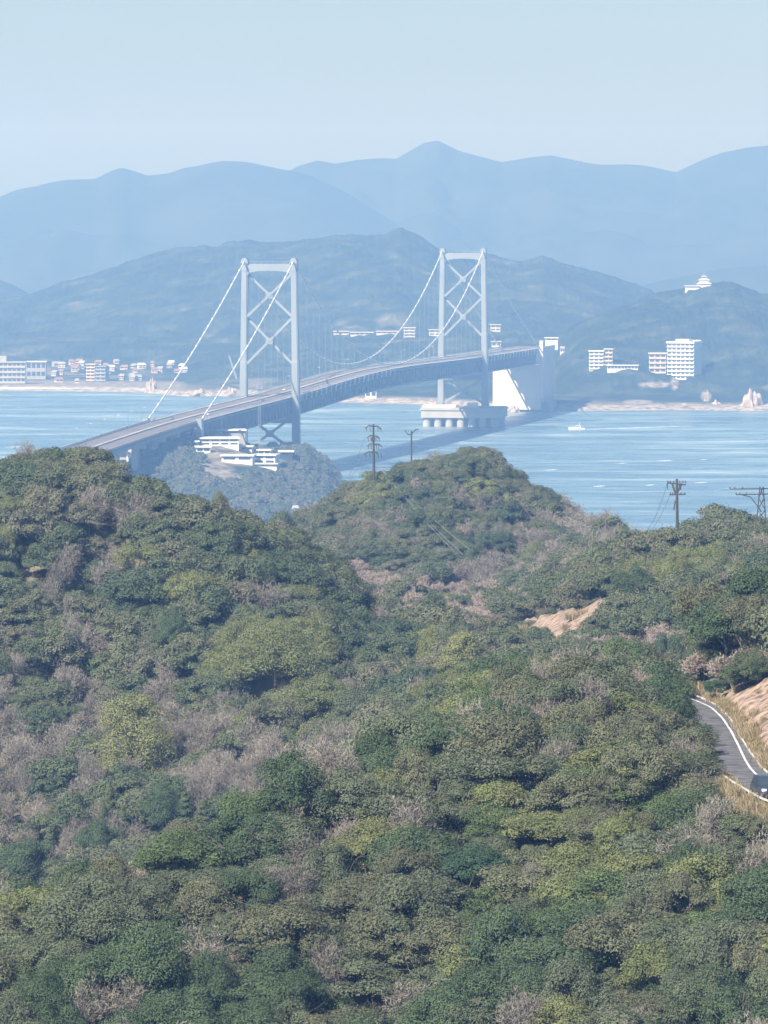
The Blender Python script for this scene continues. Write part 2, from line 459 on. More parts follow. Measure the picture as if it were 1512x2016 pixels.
eR = resample(edge_R, 60); eL = resample(edge_L, 60); lR = resample(line_R, 60)
def segdist(X, Y, L):
    best = np.full(X.shape, 1e9)
    for (ax_, ay_), (bx_, by_) in zip(L, L[1:]):
        dx = bx_ - ax_; dy = by_ - ay_; l2 = dx * dx + dy * dy + 1e-12
        t = np.clip(((X - ax_) * dx + (Y - ay_) * dy) / l2, 0, 1)
        best = np.minimum(best, np.hypot(X - ax_ - t * dx, Y - ay_ - t * dy))
    return best
def road_dist(X, Y):
    """distance outside the asphalt (negative inside), and side (+ = the bank side)"""
    X = np.asarray(X, float); Y = np.asarray(Y, float)
    dR = segdist(X, Y, eR); dL = segdist(X, Y, eL)
    poly = np.concatenate([eL, eR[::-1]]); ins = np.zeros(X.shape, bool); j = len(poly) - 1
    for i in range(len(poly)):
        xi, yi = poly[i]; xj, yj = poly[j]
        if yi != yj:
            ins ^= ((yi > Y) != (yj > Y)) & (X < (xj - xi) * (Y - yi) / (yj - yi) + xi)
        j = i
    d = np.minimum(dR, dL)
    return np.where(ins, -d, d), np.where(dR < dL, 1.0, -1.0)
RD, RS = road_dist(near.XX, near.YY)
flat = np.clip(1 - (RD - 0.3) / np.where(RS > 0, 1.2, 3.5), 0, 1); flat = flat * flat * (3 - 2 * flat)
bank = ZR + np.clip(RD, 0, 9) * 0.55 - np.clip(RD - 5, 0, 9) * 0.3 + fbm(near.XX / 2.0, near.YY / 2.0, 3) * 0.5 * np.clip(RD, 0, 1)
bw = np.where((RS > 0) & (RD < 9) & (near.PX > 1370), np.clip((9 - RD) / 3, 0, 1), 0)
near.z = near.z * (1 - bw) + bank * bw
near.z = near.z * (1 - flat) + (ZR - 0.12) * flat
# keep the slope in front of the road below the sight line
near.soil = np.maximum(near.soil, (near.PX > 1392) * np.where(RS > 0, np.clip((6.5 - RD) / 2.0, 0, 1), 0) * np.where(RD > 0.1, 1, 0) * np.clip((500 - near.YY) / 12, 0, 1))
_, NPY = px_of(near.XX, near.YY, near.z + 4.2)
SOIL_ZONES = [(1085, 1230, 78, 30), (1150, 1215, 80, 30), (1190, 1192, 50, 22), (1232, 1170, 30, 20)]
for z_ in SOIL_ZONES:
    near.soil = np.maximum(near.soil, ell(near.PX, NPY, *z_) * (near.YY < 1000) * (near.YY > 560))
CUTS = []
for z_ in SOIL_ZONES:
    w_ = (ell(near.PX, NPY, *z_) > .6) & (near.YY < 1000) & (near.YY > 560)
    if w_.any(): CUTS.append((*z_, float(near.YY[w_].min())))
# the bare cut stands at canopy height so trees in front do not hide it
near.z += np.where(near.YY > 560, near.soil * 4.2, 0)
near.build('wooded_hills_ground', M_ground)

def ribbon(name, a, b, z, mat, parent=None):
    n = len(a)
    v = [(p[0], p[1], z) for p in a] + [(p[0], p[1], z) for p in b]
    f = [(i, i + 1, n + i + 1, n + i) for i in range(n - 1)]
    me = bpy.data.meshes.new(name); me.from_pydata(v, [], f); me.update(); me.materials.append(mat)
    bm = bmesh.new(); bm.from_mesh(me); bmesh.ops.recalc_face_normals(bm, faces=bm.faces)
    bm.to_mesh(me); bm.free()
    return link(name, me, parent)
tag(ribbon('mountain_road', eL, eR, ZR, M_asph), kind='structure')
def offs(line, w):
    t = np.gradient(line, axis=0); t /= np.linalg.norm(t, axis=1)[:, None]
    nrm = np.stack([t[:, 1], -t[:, 0]], -1)
    return line + nrm * w / 2, line - nrm * w / 2
a_, b_ = offs(lR, 0.17)
tag(ribbon('road_edge_marking', a_, b_, ZR + 0.006, M_line), kind='structure')
def kerb(name, line, w, h, label, mat):
    a, b = offs(line, w)
    mb = MB(); n = len(a)
    v = []
    for p, q in zip(a, b):
        v += [(p[0], p[1], ZR - 0.1), (q[0], q[1], ZR - 0.1), (q[0], q[1], ZR + h), (p[0], p[1], ZR + h)]
    f = []
    for i in range(n - 1):
        for k in range(4):
            f.append((i * 4 + k, i * 4 + (k + 1) % 4, i * 4 + 4 + (k + 1) % 4, i * 4 + 4 + k))
    mb.add(v, f)
    return tag(mb.build(name, mat), label, 'kerb')
kerb('concrete_kerb', eR, 0.10, 0.10, 'thin pale concrete kerb along the foot of the orange roadside bank', M_concl)

# ---- headland under the near tower
head_rows = [
 R(2950, [(-300, 1135), (1100, 1135)]),
 R(3250, [(-300, 1060), (150, 1060), (230, 1045), (300, 1032), (500, 1032), (620, 1034), (680, 1055), (1100, 1060)]),
 R(3450, [(-300, 1015), (130, 1015), (190, 965), (260, 930), (330, 905), (385, 912), (440, 918), (520, 925), (560, 935), (620, 955), (650, 985), (672, 1015), (1100, 1020)]),
 R(3620, [(-300, 975), (130, 975), (190, 920), (250, 880), (300, 852), (345, 850), (385, 866), (430, 864), (500, 884), (555, 896), (600, 900), (640, 930), (662, 960), (680, 985), (1100, 990)]),
 R(3750, [(-300, 955), (130, 955), (200, 905), (300, 862), (370, 866), (400, 868), (500, 889), (560, 893), (600, 888), (640, 915), (660, 942), (680, 965), (1100, 970)]),
 R(3950, [(-300, 930), (150, 930), (250, 895), (350, 880), (450, 880), (500, 885), (560, 882), (600, 892), (640, 922), (660, 945), (1100, 950)]),
 R(4100, [(-300, 925), (150, 925), (300, 900), (400, 895), (500, 895), (560, 893), (600, 902), (640, 930), (1100, 940)]),
 R(4260, [(-300, 915), (1100, 915)]),
]
head = Field(head_rows, np.arange(-300, 1101, 4.0), np.arange(2950 * K + 2, 4260 * K, 5.0))
head.z += fbm(head.XX / 30, head.YY / 30, 4) * 3.0 * np.clip(head.z / 8, 0, 1)
_, HPY = px_of(head.XX, head.YY, head.z)
HS = [(450, 890, 75, 22), (425, 925, 34, 20), (455, 950, 26, 18), (500, 905, 55, 12), (590, 1005, 25, 10)]
for z_ in HS:
    head.soil = np.maximum(head.soil, ell(head.PX, HPY, *z_) * 0.65 * np.clip(fbm(head.XX / 14, head.YY / 20, 3) * 1.5 + .8, 0, 1))
head.z = np.maximum(head.z, -6)
head.build('headland_ground', M_hill)

# ---- far island: shore, town flat, middle hill
shore_px = [(-500, 768), (0, 768), (280, 772), (350, 779), (480, 777), (600, 790), (720, 793), (840, 796), (960, 803), (1100, 809), (1330, 807), (1512, 809), (2000, 809)]
def shore_row(off, z):
    out = []
    for x, y in shore_px:
        d = dsea(y) + off
        out.append((x, YH + (HC - z) * F / d, d))
    return out
isl_rows = [
 shore_row(-60, -6), shore_row(0, 0.3), shore_row(25, 4),
 R(5620, [(-500, 752, 5700), (0, 752, 5700), (350, 755, 5650), (450, 745, 5600), (600, 750, 5560), (800, 748, 5560), (1000, 740, 5520), (1200, 760, 5500), (2000, 760, 5500)]),
 R(5830, [(-500, 735), (0, 735), (350, 733), (450, 715), (600, 705), (700, 700), (850, 695), (1000, 688), (1100, 690), (1300, 720), (2000, 730)]),
 R(6080, [(-500, 713), (0, 713), (350, 708), (450, 690), (600, 668), (660, 660), (800, 658), (900, 655), (1000, 652), (1100, 660), (1300, 680), (2000, 690)]),
 R(6450, [(-500, 675), (0, 665), (150, 655), (300, 630), (450, 610), (600, 595), (750, 585), (900, 590), (1000, 595), (1100, 600), (1250, 635), (1400, 660), (2000, 700)]),
 R(7000, [(-500, 610), (-100, 590), (0, 580), (60, 579), (90, 576), (130, 556), (200, 540), (280, 511), (350, 492), (430, 487), (450, 478), (500, 475), (570, 470), (640, 462), (700, 457), (760, 455), (790, 444), (830, 460), (870, 488), (960, 495), (1000, 503), (1030, 508), (1070, 498), (1110, 515), (1180, 540), (1230, 560), (1280, 580), (1330, 605), (1400, 640), (2000, 700)]),
 R(7500, [(-500, 640), (2000, 640)]),
 R(8100, [(-500, 645), (2000, 645)]),
]
isl = Field(isl_rows, np.arange(-500, 2001, 2.5), np.concatenate([np.arange(5250, 6600, 7.0), np.arange(6600, 7800, 9.0), np.arange(7800, 8600, 40.0)]))
def woodbump(fd, amp, s, lo=6):
    a = np.abs(vn(fd.XX / s, fd.YY / s)) + np.abs(vn(fd.XX / (s * .5) + 9, fd.YY / (s * .5)))*.6
    b = fbm(fd.XX / (s * 9), fd.YY / (s * 9), 4)
    m = np.clip((fd.z - lo) / 12, 0, 1)
    return (-a * amp + b * amp * 2.6) * m
isl.z += woodbump(isl, 5.0, 11)
# ravines
rv = 1 - np.abs(fbm(isl.XX / 230, isl.YY / 500, 4)) * 3
isl.z -= np.clip(rv, 0, 1) ** 2 * 13 * np.clip((isl.z - 25) / 50, 0, 1) * np.clip((7350 - isl.YY) / 300, 0, 1)
isl.z = np.clip(isl.z, -6, None)
_, IPY = px_of(isl.XX, isl.YY, isl.z)
isl.soil = np.maximum(isl.soil, np.clip((5.5 - isl.z) / 2.0, 0, 1) * 0.9)
_br = np.clip(fbm(isl.XX / 25, isl.YY / 30, 4) * 2.2 + .45, 0, 1)
for z_ in [(690, 642, 26, 9), (770, 632, 26, 10), (430, 662, 24, 7), (150, 735, 140, 12), (400, 768, 70, 9), (500, 755, 70, 9)]:
    isl.soil = np.maximum(isl.soil, ell(isl.PX, IPY, *z_, .6) * 0.5 * _br)
isl.build('far_island_ground', M_hill)

rh_rows = [
 [(-1, 838 , 5300), (2, 838, 5300)],
 ]
def rrow(d, pts): return R(d, pts)
rh_rows = [
 shore_row(-60, -6), shore_row(0, 0.3), shore_row(22, 4),
 R(5150, [(-500, 830), (1040, 810), (1085, 800), (1110, 788), (1200, 785), (1300, 782), (1380, 775), (1430, 780), (1480, 768), (1512, 770), (2000, 770)]),
 R(5320, [(-500, 810), (1040, 790), (1085, 765), (1130, 738), (1200, 728), (1300, 738), (1340, 745), (1400, 735), (1512, 715), (2000, 705)]),
 R(5500, [(-500, 800), (1040, 780), (1085, 735), (1120, 690), (1180, 665), (1250, 650), (1350, 640), (1450, 635), (1512, 640), (2000, 650)]),
 R(5720, [(-500, 800), (1040, 770), (1080, 705), (1100, 665), (1130, 640), (1180, 614), (1230, 593), (1260, 582), (1320, 574), (1360, 566), (1400, 562), (1440, 563), (1465, 573), (1500, 582), (1600, 605), (1800, 640), (2000, 680)]),
 R(6000, [(-500, 760), (1040, 750), (1100, 700), (1300, 640), (1500, 640), (2000, 700)]),
 R(6400, [(-500, 740), (2000, 740)]),
]
rh = Field(rh_rows, np.arange(1000, 2001, 2.5), np.arange(5250, 6800, 6.0))
rh.z += woodbump(rh, 6.0, 11)
rv = 1 - np.abs(fbm(rh.XX / 120 + 5, rh.YY / 260, 4)) * 3
rh.z -= np.clip(rv, 0, 1) ** 2 * 9 * np.clip((rh.z - 15) / 30, 0, 1) * np.clip((6050 - rh.YY) / 150, 0, 1)
rh.z = np.clip(rh.z, -6, None)
_, RPY = px_of(rh.XX, rh.YY, rh.z)
rh.soil = np.maximum(rh.soil, np.clip((6 - rh.z) / 2.5, 0, 1) * 0.8)
for z_ in [(1290, 757, 30, 6), (1328, 755, 8, 12), (1390, 780, 10, 10), (1255, 792, 30, 5)]:
    rh.soil = np.maximum(rh.soil, ell(rh.PX, RPY, *z_) * 0.7)
rh.build('hotel_hill_ground', M_hill)

def range_field(name, crest, d, back, foot, px0, px1, step, amp, mat, s):
    rows = [[(px0 - 1, YH + (HC + 4) * F / foot, foot), (px1 + 1, YH + (HC + 4) * F / foot, foot)],
            [(x, y, d) for x, y in crest],
            [(px0 - 1, YH + (HC + 4) * F / back, back), (px1 + 1, YH + (HC + 4) * F / back, back)]]
    fd = Field(rows, np.arange(px0, px1 + 1, step), np.concatenate([np.linspace(foot + 1, d - 10, 90), np.linspace(d, back - 1, 40)]))
    m = np.clip((fd.z) / 60, 0, 1)
    sil = np.clip(np.abs(fd.YY - d) / (d - foot) * 3, 0.10, 1)
    rv = 1 - np.abs(fbm(fd.XX / s, fd.YY / (s * 2.2), 5)) * 2.6
    fd.z += (-np.clip(rv, 0, 1) ** 1.5 * amp * sil + fbm(fd.XX / (s * .2), fd.YY / (s * .2), 3) * amp * 0.12) * m
    fd.build(name, mat)
range_field('low_hill_behind_left', [(-700, 540), (-50, 550), (0, 551), (30, 561), (50, 573), (75, 590), (120, 630), (400, 650)], 8600, 9300, 8250, -700, 400, 6, 12, M_hill, 150)
range_field('low_hill_behind_right', [(1050, 640), (1180, 600), (1270, 560), (1330, 546), (1420, 529), (1512, 523), (2200, 510)], 9300, 9900, 8700, 1050, 2200, 6, 14, M_mount, 200)
range_field('left_mountain_range', [(-1500, 420), (-400, 390), (-100, 402), (0, 384), (30, 373), (60, 367), (100, 356), (130, 350), (190, 348), (215, 335), (240, 327), (265, 336), (290, 344), (330, 341), (365, 329), (410, 322), (440, 318), (490, 320), (530, 328), (575, 334), (610, 345), (660, 368), (720, 402), (780, 440), (900, 500), (1200, 545)], 11300, 12300, 9600, -1500, 1200, 8, 45, M_mount, 550)
range_field('right_mountain_range', [(300, 400), (480, 360), (560, 340), (590, 325), (625, 315), (660, 321), (700, 314), (780, 312), (810, 293), (835, 279), (862, 273), (885, 283), (905, 292), (960, 310), (990, 318), (1040, 308), (1085, 303), (1120, 310), (1180, 319), (1260, 322), (1330, 335), (1370, 318), (1420, 300), (1470, 290), (1512, 285), (1700, 270), (2600, 330)], 12100, 13300, 10000, 300, 2600, 8, 55, M_mount, 650)

# ---- sea
mb = MB(); mb.add([(-6500, -1200, 0), (6500, -1200, 0), (6500, 13900, 0), (-6500, 13900, 0)], [(0, 1, 2, 3)])
tag(mb.build('sea_water', M_sea), kind='structure')

# ---- haze
mb = MB(); mb.box(-7000, 7000, -1600, 14200, -14, 350)
hz, nt, b = newmat('haze_air')
nt.nodes.remove(b)
out = [n for n in nt.nodes if n.type == 'OUTPUT_MATERIAL'][0]
pv = N(nt, 'ShaderNodeVolumePrincipled')
pv.inputs['Color'].default_value = HAZE_COLOR
pv.inputs['Density'].default_value = HAZE_DENSITY
pv.inputs['Anisotropy'].default_value = 0.2
pv.inputs['Absorption Color'].default_value = (1, 1, 1, 1)
nt.links.new(pv.outputs[0], out.inputs['Volume'])
tag(mb.build('haze', hz), kind='stuff')

#@@PART2
# ================================================================== BRIDGE
ax = Vector((64.5 + 77, 5017 - 4152, 0)); SPAN = ax.length; ax.normalize()
BR = -math.atan2(ax.x, ax.y)          # local +y runs along the bridge
BO = Vector((-77, 4152, 0))
SK = np.array([-640, -330, 0, 438, 876, 1206, 1330.0]); ZK = np.array([37.5, 46, 51, 58.5, 56, 55, 56.5])
_ss = np.linspace(-640, 1330, 400)
_zz = pchip(SK[:, None], ZK[:, None], _ss)[:, 0]
for _ in range(60): _zz[1:-1] = (_zz[:-2] + 2 * _zz[1:-1] + _zz[2:]) / 4
def dz(s): return float(np.interp(s, _ss, _zz))
def frange(a, b, st):
    n = max(1, int(round((b - a) / st))); return [a + (b - a) * i / n for i in range(n + 1)]
def strip(mb, s0, s1, x0, x1, zlo, zhi, st=12):
    """box swept along the deck curve"""
    ss = frange(s0, s1, st); v = []; f = []
    for s in ss:
        z = dz(s); v += [(x0, s, z + zlo), (x1, s, z + zlo), (x1, s, z + zhi), (x0, s, z + zhi)]
    for i in range(len(ss) - 1):
        for k in range(4):
            f.append((i * 4 + k, i * 4 + (k + 1) % 4, i * 4 + 4 + (k + 1) % 4, i * 4 + 4 + k))
    f += [(3, 2, 1, 0), tuple(len(v) - 4 + k for k in range(4))]
    mb.add(v, f)

bridge = tag(empty('suspension_bridge', BO, BR), 'long pale suspension bridge with two H shaped towers crossing the strait', 'bridge')
mb = MB(); strip(mb, -330, 1206, -15.5, 15.5, -0.9, 0.0); mb.build('road_deck', M_deck, bridge)
for sx in (-1, 1):
    mb = MB(); x = 15.35 * sx
    strip(mb, -330, 1206, x - 0.12, x + 0.12, 0.0, 0.35)
    strip(mb, -330, 1206, x - 0.16, x + 0.16, 1.1, 1.5)
    for s in frange(-330, 1206, 4): mb.box(x - .1, x + .1, s - .1, s + .1, dz(s) + .3, dz(s) + 1.15)
    mb.build('guard_rail', M_white, bridge)
mb = MB(); strip(mb, -330, 1206, -1.3, 1.3, 0.004, 0.8); mb.build('median_barrier', M_conc, bridge)
mb = MB()
for x in (-9.6, -2.2, 2.2, 9.6): strip(mb, -330, 1206, x - .12, x + .12, 0.004, 0.03)
mb.build('lane_marking', M_line, bridge)
def truss(mb, x, s0, s1, step, top, bot, w):
    ss = frange(s0, s1, step)
    for i, s in enumerate(ss):
        zt = dz(s) + top; zb = dz(s) + bot
        mb.bar((x, s, zb), (x, s, zt), w * .8)
        if i < len(ss) - 1:
            s2 = ss[i + 1]; sm = (s + s2) / 2
            mb.bar((x, s, zt), (x, s2, dz(s2) + top), w * 1.3)
            mb.bar((x, s, zb), (x, s2, dz(s2) + bot), w * 1.3)
            mb.bar((x, s, zb), (x, sm, dz(sm) + top), w * .9)
            mb.bar((x, sm, dz(sm) + top), (x, s2, dz(s2) + bot), w * .9)
for sx in (-1, 1):
    mb = MB(); truss(mb, 14.2 * sx, -330, 1206, 12.0, -1.6, -12.8, 0.85); mb.build('side_truss', M_steeldark, bridge)
mb = MB()
for s in frange(-330, 1206, 12.0):
    zt = dz(s)
    mb.box(-14, 14, s - .4, s + .4, zt - 3.2, zt - 1.0); mb.box(-14, 14, s - .35, s + .35, zt - 13.2, zt - 12.4)
    mb.bar((-14, s, zt - 12.6), (0, s, zt - 3.0), .5); mb.bar((14, s, zt - 12.6), (0, s, zt - 3.0), .5)
for x in (-9, -3, 3, 9): strip(mb, -330, 1206, x - .3, x + .3, -2.4, -0.95)
strip(mb, -330, 1206, -12.5, -4.5, -12.3, -11.9); strip(mb, -330, 1206, 4.5, 12.5, -12.3, -11.9)
mb.build('floor_framing', M_steeldark, bridge)
for s in frange(14, 430, 20.0) + frange(892, 1185, 18.0):
    mb = MB(); mb.bar((15.9, s, dz(s) - 0.2), (15.5, s, dz(s) - 4.4), 0.9, 1.1); mb.build('bracket', M_white, bridge)
TOP = 142.0
def make_tower(root, s, zbase):
    t = bpy.data.objects.new('tower', None); COL.objects.link(t); t.parent = root; t.location = (0, s, 0)
    def off(z): return 18.3 + (16.8 - 18.3) * (z - 12) / 130.0
    for sx in (-1, 1):
        mb = MB()
        secs = [(zbase, 5.6, 7.4), (zbase + 3, 5.6, 7.4), (zbase + 3.1, 5.0, 6.8), (44, 4.9, 6.6), (75, 4.7, 6.2), (75.3, 4.4, 5.9), (TOP - 6, 4.1, 5.4), (TOP - 5.9, 4.5, 5.9), (TOP - 1, 4.5, 5.9)]
        v = []; f = []
        for z, w, dp in secs:
            c = off(z) * sx
            # stepped corners like the welded box legs
            q = 0.55
            ring = [(-w/2+q, -dp/2), (w/2-q, -dp/2), (w/2-q, -dp/2+q), (w/2, -dp/2+q), (w/2, dp/2-q), (w/2-q, dp/2-q), (w/2-q, dp/2), (-w/2+q, dp/2), (-w/2+q, dp/2-q), (-w/2, dp/2-q), (-w/2, -dp/2+q), (-w/2+q, -dp/2+q)]
            v += [(c + a, b, z) for a, b in ring]
        for i in range(len(secs) - 1):
            for k in range(12): f.append((i*12+k, i*12+(k+1) % 12, i*12+12+(k+1) % 12, i*12+12+k))
        f.append(tuple(range(11, -1, -1))); f.append(tuple(len(v) - 12 + k for k in range(12)))
        mb.add(v, f); mb.build('tower_leg', M_steel, t)
        mb = MB(); c = off(TOP) * sx
        mb.prism([(c - 2.6, TOP - 1), (c + 2.6, TOP - 1), (c + 2.0, TOP + 1.4), (c + 1.0, TOP + 2.8), (c - 1.0, TOP + 2.8), (c - 2.0, TOP + 1.4)], -3.6, 3.6)
        mb.build('cable_saddle', M_steel, t)
    mb = MB()
    poly = [(-14.9, TOP - 1.2), (-14.9, TOP - 8.6), (-12.5, TOP - 7.0), (-8, TOP - 6.1), (0, TOP - 5.8), (8, TOP - 6.1), (12.5, TOP - 7.0), (14.9, TOP - 8.6), (14.9, TOP - 1.2)]
    mb.prism(poly, -2.3, 2.3); mb.build('portal_beam', M_steel, t)
    mb = MB()
    for x in frange(-14, 14, 4): mb.box(x - .1, x + .1, -.1, .1, TOP - 1.2, TOP + .1)
    mb.box(-14.5, 14.5, -.12, .12, TOP + .1, TOP + .3); mb.build('walkway_rail', M_steel, t)
    for z0, z1 in ((105.5, 133.5), (73.5, 104.0), (max(zbase + 3, 12), 38.0)):
        x0 = off(z0) - 2.2; x1 = off(z1) - 2.0; w = 1.7
        mb = MB()
        mb.bar((-x0, -1.3, z0), (x1, -1.3, z1), w, 2.0, up=(0, 1, 0)); mb.bar((x0, 1.3, z0), (-x1, 1.3, z1), w, 2.0, up=(0, 1, 0))
        mb.box(-2.4, 2.4, -2.0, 2.0, (z0 + z1) / 2 - 2.2, (z0 + z1) / 2 + 2.2)
        mb.build('cross_brace', M_steel, t)
    mb = MB(); mb.box(-15.8, 15.8, -2.4, 2.4, 33.5 + (4 if s > 1 else 0), 37.5 + (4 if s > 1 else 0)); mb.build('deck_beam', M_steeldark, t)
    return t
make_tower(bridge, 0, 11.5)
make_tower(bridge, SPAN, 15.7)
for sx in (-1, 1):
    c = 16.85 * sx
    pts = []
    e0 = dz(-330) + 1.2; e1 = dz(1206) + 1.2
    for i in range(13):
        t = i / 12; pts.append((c, -330 + 330 * t, e0 + (TOP + 1.5 - e0) * t - 8 * 4 * t * (1 - t) / 2))
    mid = dz(438) + 3.5; T1 = TOP + 1.5
    for i in range(1, 61):
        t = i / 60; pts.append((c, SPAN * t, T1 - (T1 - mid) * 4 * t * (1 - t)))
    for i in range(1, 13):
        t = i / 12; pts.append((c, SPAN + 330 * t, T1 + (e1 - T1) * t - 8 * 4 * t * (1 - t) / 2))
    dp = []; rr = []
    for a, b in zip(pts, pts[1:]):
        a = Vector(a); b = Vector(b); n = max(1, int((b - a).length / 12))
        for k in range(n):
            for t, q in ((0, .44), (.42, .44), (.46, .72), (.54, .72), (.58, .44)):
                dp.append(a.lerp(b, (k + t) / n)); rr.append(q)
    dp.append(Vector(pts[-1])); rr.append(.44)
    mb = MB(); mb.tube(dp, rr, 8)
    mb.build('main_cable', M_cable, bridge, True)
    zc = lambda s: T1 - (T1 - mid) * 4 * (s / SPAN) * (1 - s / SPAN)
    for k in range(1, 36):
        s = k * SPAN / 36
        mb = MB(); mb.bar((c, s, dz(s) - .5), (c, s, zc(s) - .3), 0.13); mb.build('hanger', M_steeldark, bridge)

# tower foundation in the water
fo = tag(empty('tower_foundation', BO + ax * SPAN, BR), 'grey concrete platform on columns in the sea carrying the far bridge tower', 'foundation')
mb = MB(); mb.box(-31, 33, -24, 24, 7.2, 15.6); mb.box(-32, 34, -25, 25, 13.4, 14.6)
mb.build('platform', M_conc, fo)
for i in range(7):
    for j in range(3):
        x = -27 + i * 9.3; y = -19 + j * 19
        mb = MB(); mb.tube([(x, y, -8), (x, y, 7.3)], 3.2, 14); mb.build('column', M_conc, fo)
mb = MB(); mb.box(-30, -3, -22, -6, 15.6, 17.4); mb.box(6, 14, -20, -12, 15.6, 19.5); mb.build('machine_house', M_white, fo)
mb = MB()
for k in range(17):
    mb.box(-31 + k * 4 - .1, -31 + k * 4 + .1, -24.1, -23.9, 15.6, 16.9)
mb.box(-31, 33, -24.1, -23.9, 16.8, 17.0); mb.build('railing', M_white, fo)

# anchorages
def bl(s): return BO + ax * s
an = tag(empty('cable_anchorage', bl(1206), BR), 'massive pale concrete anchorage block under the far end of the bridge deck', 'anchorage')
mb = MB(); mb.box(-24, 17.6, 3, 86, 2, 41); mb.build('block', M_concl, an)
mb = MB(); mb.box(-24.4, -17.4, 0, 80, 41, 53); mb.box(17.2, 20.4, 0, 8, 12, 62); mb.box(16.9, 19.0, 8, 88, 12, 56.5); mb.build('side_wall', M_concl, an)
mb = MB(); mb.box(-16, 16, 12, 90, 54, 55.1); mb.build('road_slab', M_deck, an)
mb = MB(); mb.box(-26, 24, 14, 60, -2, 8); mb.build('footing', M_conc, an)
a1 = tag(empty('cable_anchorage', bl(-330), BR), 'low concrete anchorage on the wooded headland where the cables reach the deck', 'anchorage')
mb = MB(); mb.box(-20, 20, -46, -2, 5, 31); mb.build('block', M_conc, a1)
for sx in (-1, 1):
    mb = MB(); mb.prism([(-2 + 17 * sx, 31), (2 + 17 * sx, 31), (1.6 + 17 * sx, dz(-340) + 2.5), (-1.6 + 17 * sx, dz(-340) + 2.5)], -8, -1)
    mb.build('cable_housing', M_steel, a1)

via = tag(empty('approach_viaduct', bl(-330), BR), 'grey motorway viaduct leading from the bridge down behind the left hill', 'viaduct')
def vstrip(s0, s1, *a, name='deck', mat=M_deck, st=12):
    mb = MB()
    ss = frange(s0, s1, st); v = []; f = []
    x0, x1, lo, hi = a
    for s in ss:
        z = dz(s); v += [(x0, s + 330, z + lo), (x1, s + 330, z + lo), (x1, s + 330, z + hi), (x0, s + 330, z + hi)]
    for i in range(len(ss) - 1):
        for k in range(4): f.append((i * 4 + k, i * 4 + (k + 1) % 4, i * 4 + 4 + (k + 1) % 4, i * 4 + 4 + k))
    f += [(3, 2, 1, 0), tuple(len(v) - 4 + k for k in range(4))]
    mb.add(v, f); return mb.build(name, mat, via)
vstrip(-622, -330.3, -15.5, 15.5, -1.0, 0.0)
vstrip(-622, -330.3, -10, -3, -4.2, -1.0, name='girder', mat=M_steeldark)
vstrip(-622, -330.3, 3, 12, -4.2, -1.0, name='girder', mat=M_steeldark)
vstrip(-622, -330.3, 15.2, 15.5, 0, 1.2, name='parapet', mat=M_conc)
vstrip(-622, -330.3, -15.5, -15.2, 0, 1.6, name='parapet', mat=M_white)
vstrip(-622, -330.3, -1, 1, 0.004, 0.8, name='median_barrier', mat=M_conc)
for s in (-600, -540, -480, -420, -375):
    mb = MB(); mb.box(-8, -4, s + 328, s + 332, 5, dz(s) - 4.2); mb.box(4, 8, s + 328, s + 332, 5, dz(s) - 4.2); mb.box(-12, 12, s + 327.5, s + 332.5, dz(s) - 7, dz(s) - 4.25)
    mb.build('pier', M_conc, via)

# lamp posts on the approach
def lamp_post():
    r = empty('lamp_post')
    mb = MB(); mb.tube([(0, 0, 0), (0, 0, 7), (0, 0, 10.2)], [.22, .16, .12], 8); mb.build('pole', M_steeldark, r)
    mb = MB(); mb.tube([(0, 0, 10.1), (.9, 0, 10.6), (2.2, 0, 10.7)], .09, 6); mb.build('arm', M_steeldark, r)
    mb = MB(); mb.box(1.9, 2.9, -.2, .2, 10.55, 10.8); mb.build('lamp_head', M_white, r)
    return r
def copy_tree(o, parent=None):
    c = o.copy(); COL.objects.link(c); c.parent = parent
    for ch in list(o.children): copy_tree(ch, c)
    return c
lp = None
right_v = Vector((ax.y, -ax.x, 0))
for i, s in enumerate([-560, -520, -480, -440, -400, -360, -320]):
    o = lp if False else (lamp_post() if lp is None else copy_tree(lp))
    lp = lp or o
    o.location = bl(s) - right_v * 15.0 + Vector((0, 0, dz(s))); o.rotation_euler = (0, 0, BR)
    tag(o, 'tall thin lamp post on the far side of the bridge approach before the cable end', 'lamp post', 'lamp posts along the bridge approach')
# slim lamp columns down the middle of the main span
for i, s in enumerate([60, 180, 300, 560, 700]):
    o = copy_tree(lp); o.location = bl(s) + Vector((0, 0, dz(s) + .8)); o.rotation_euler = (0, 0, BR)
    tag(o, 'slim lamp post on the central strip of the bridge between the two towers', 'lamp post', 'lamp posts between the towers')

# ------------------------------------------------------------------ cars
def paint(name, col, rough=0.3):
    m, nt, b = newmat(name); nz = N(nt, 'ShaderNodeTexNoise'); nz.inputs['Scale'].default_value = 6
    nt.links.new(ramp(nt, nz.outputs[0], [(0.3, tuple(c * .9 for c in col)), (0.7, tuple(c * 1.1 for c in col))]), b.inputs['Base Color'])
    b.inputs['Roughness'].default_value = rough; b.inputs['Metallic'].default_value = 0.35
    b.inputs['Coat Weight'].default_value = 0.6; b.inputs['Coat Roughness'].default_value = 0.08
    return m
M_cardark = paint('dark_blue_grey_paint', (0.055, 0.06, 0.085))
M_carwhite = paint('white_car_paint', (0.75, 0.75, 0.75))
M_carred = paint('red_brown_car_paint', (0.2, 0.05, 0.04))
M_tyre = plain('tyre_rubber', (0.025, 0.025, 0.026), 0.9)
M_rim = plain('alloy_rim', (0.5, 0.5, 0.52), 0.35, 0.7)
M_lens = plain('headlight_lens', (0.85, 0.87, 0.9), 0.1, spec=0.9)
M_grille = plain('black_grille', (0.015, 0.015, 0.017), 0.5)
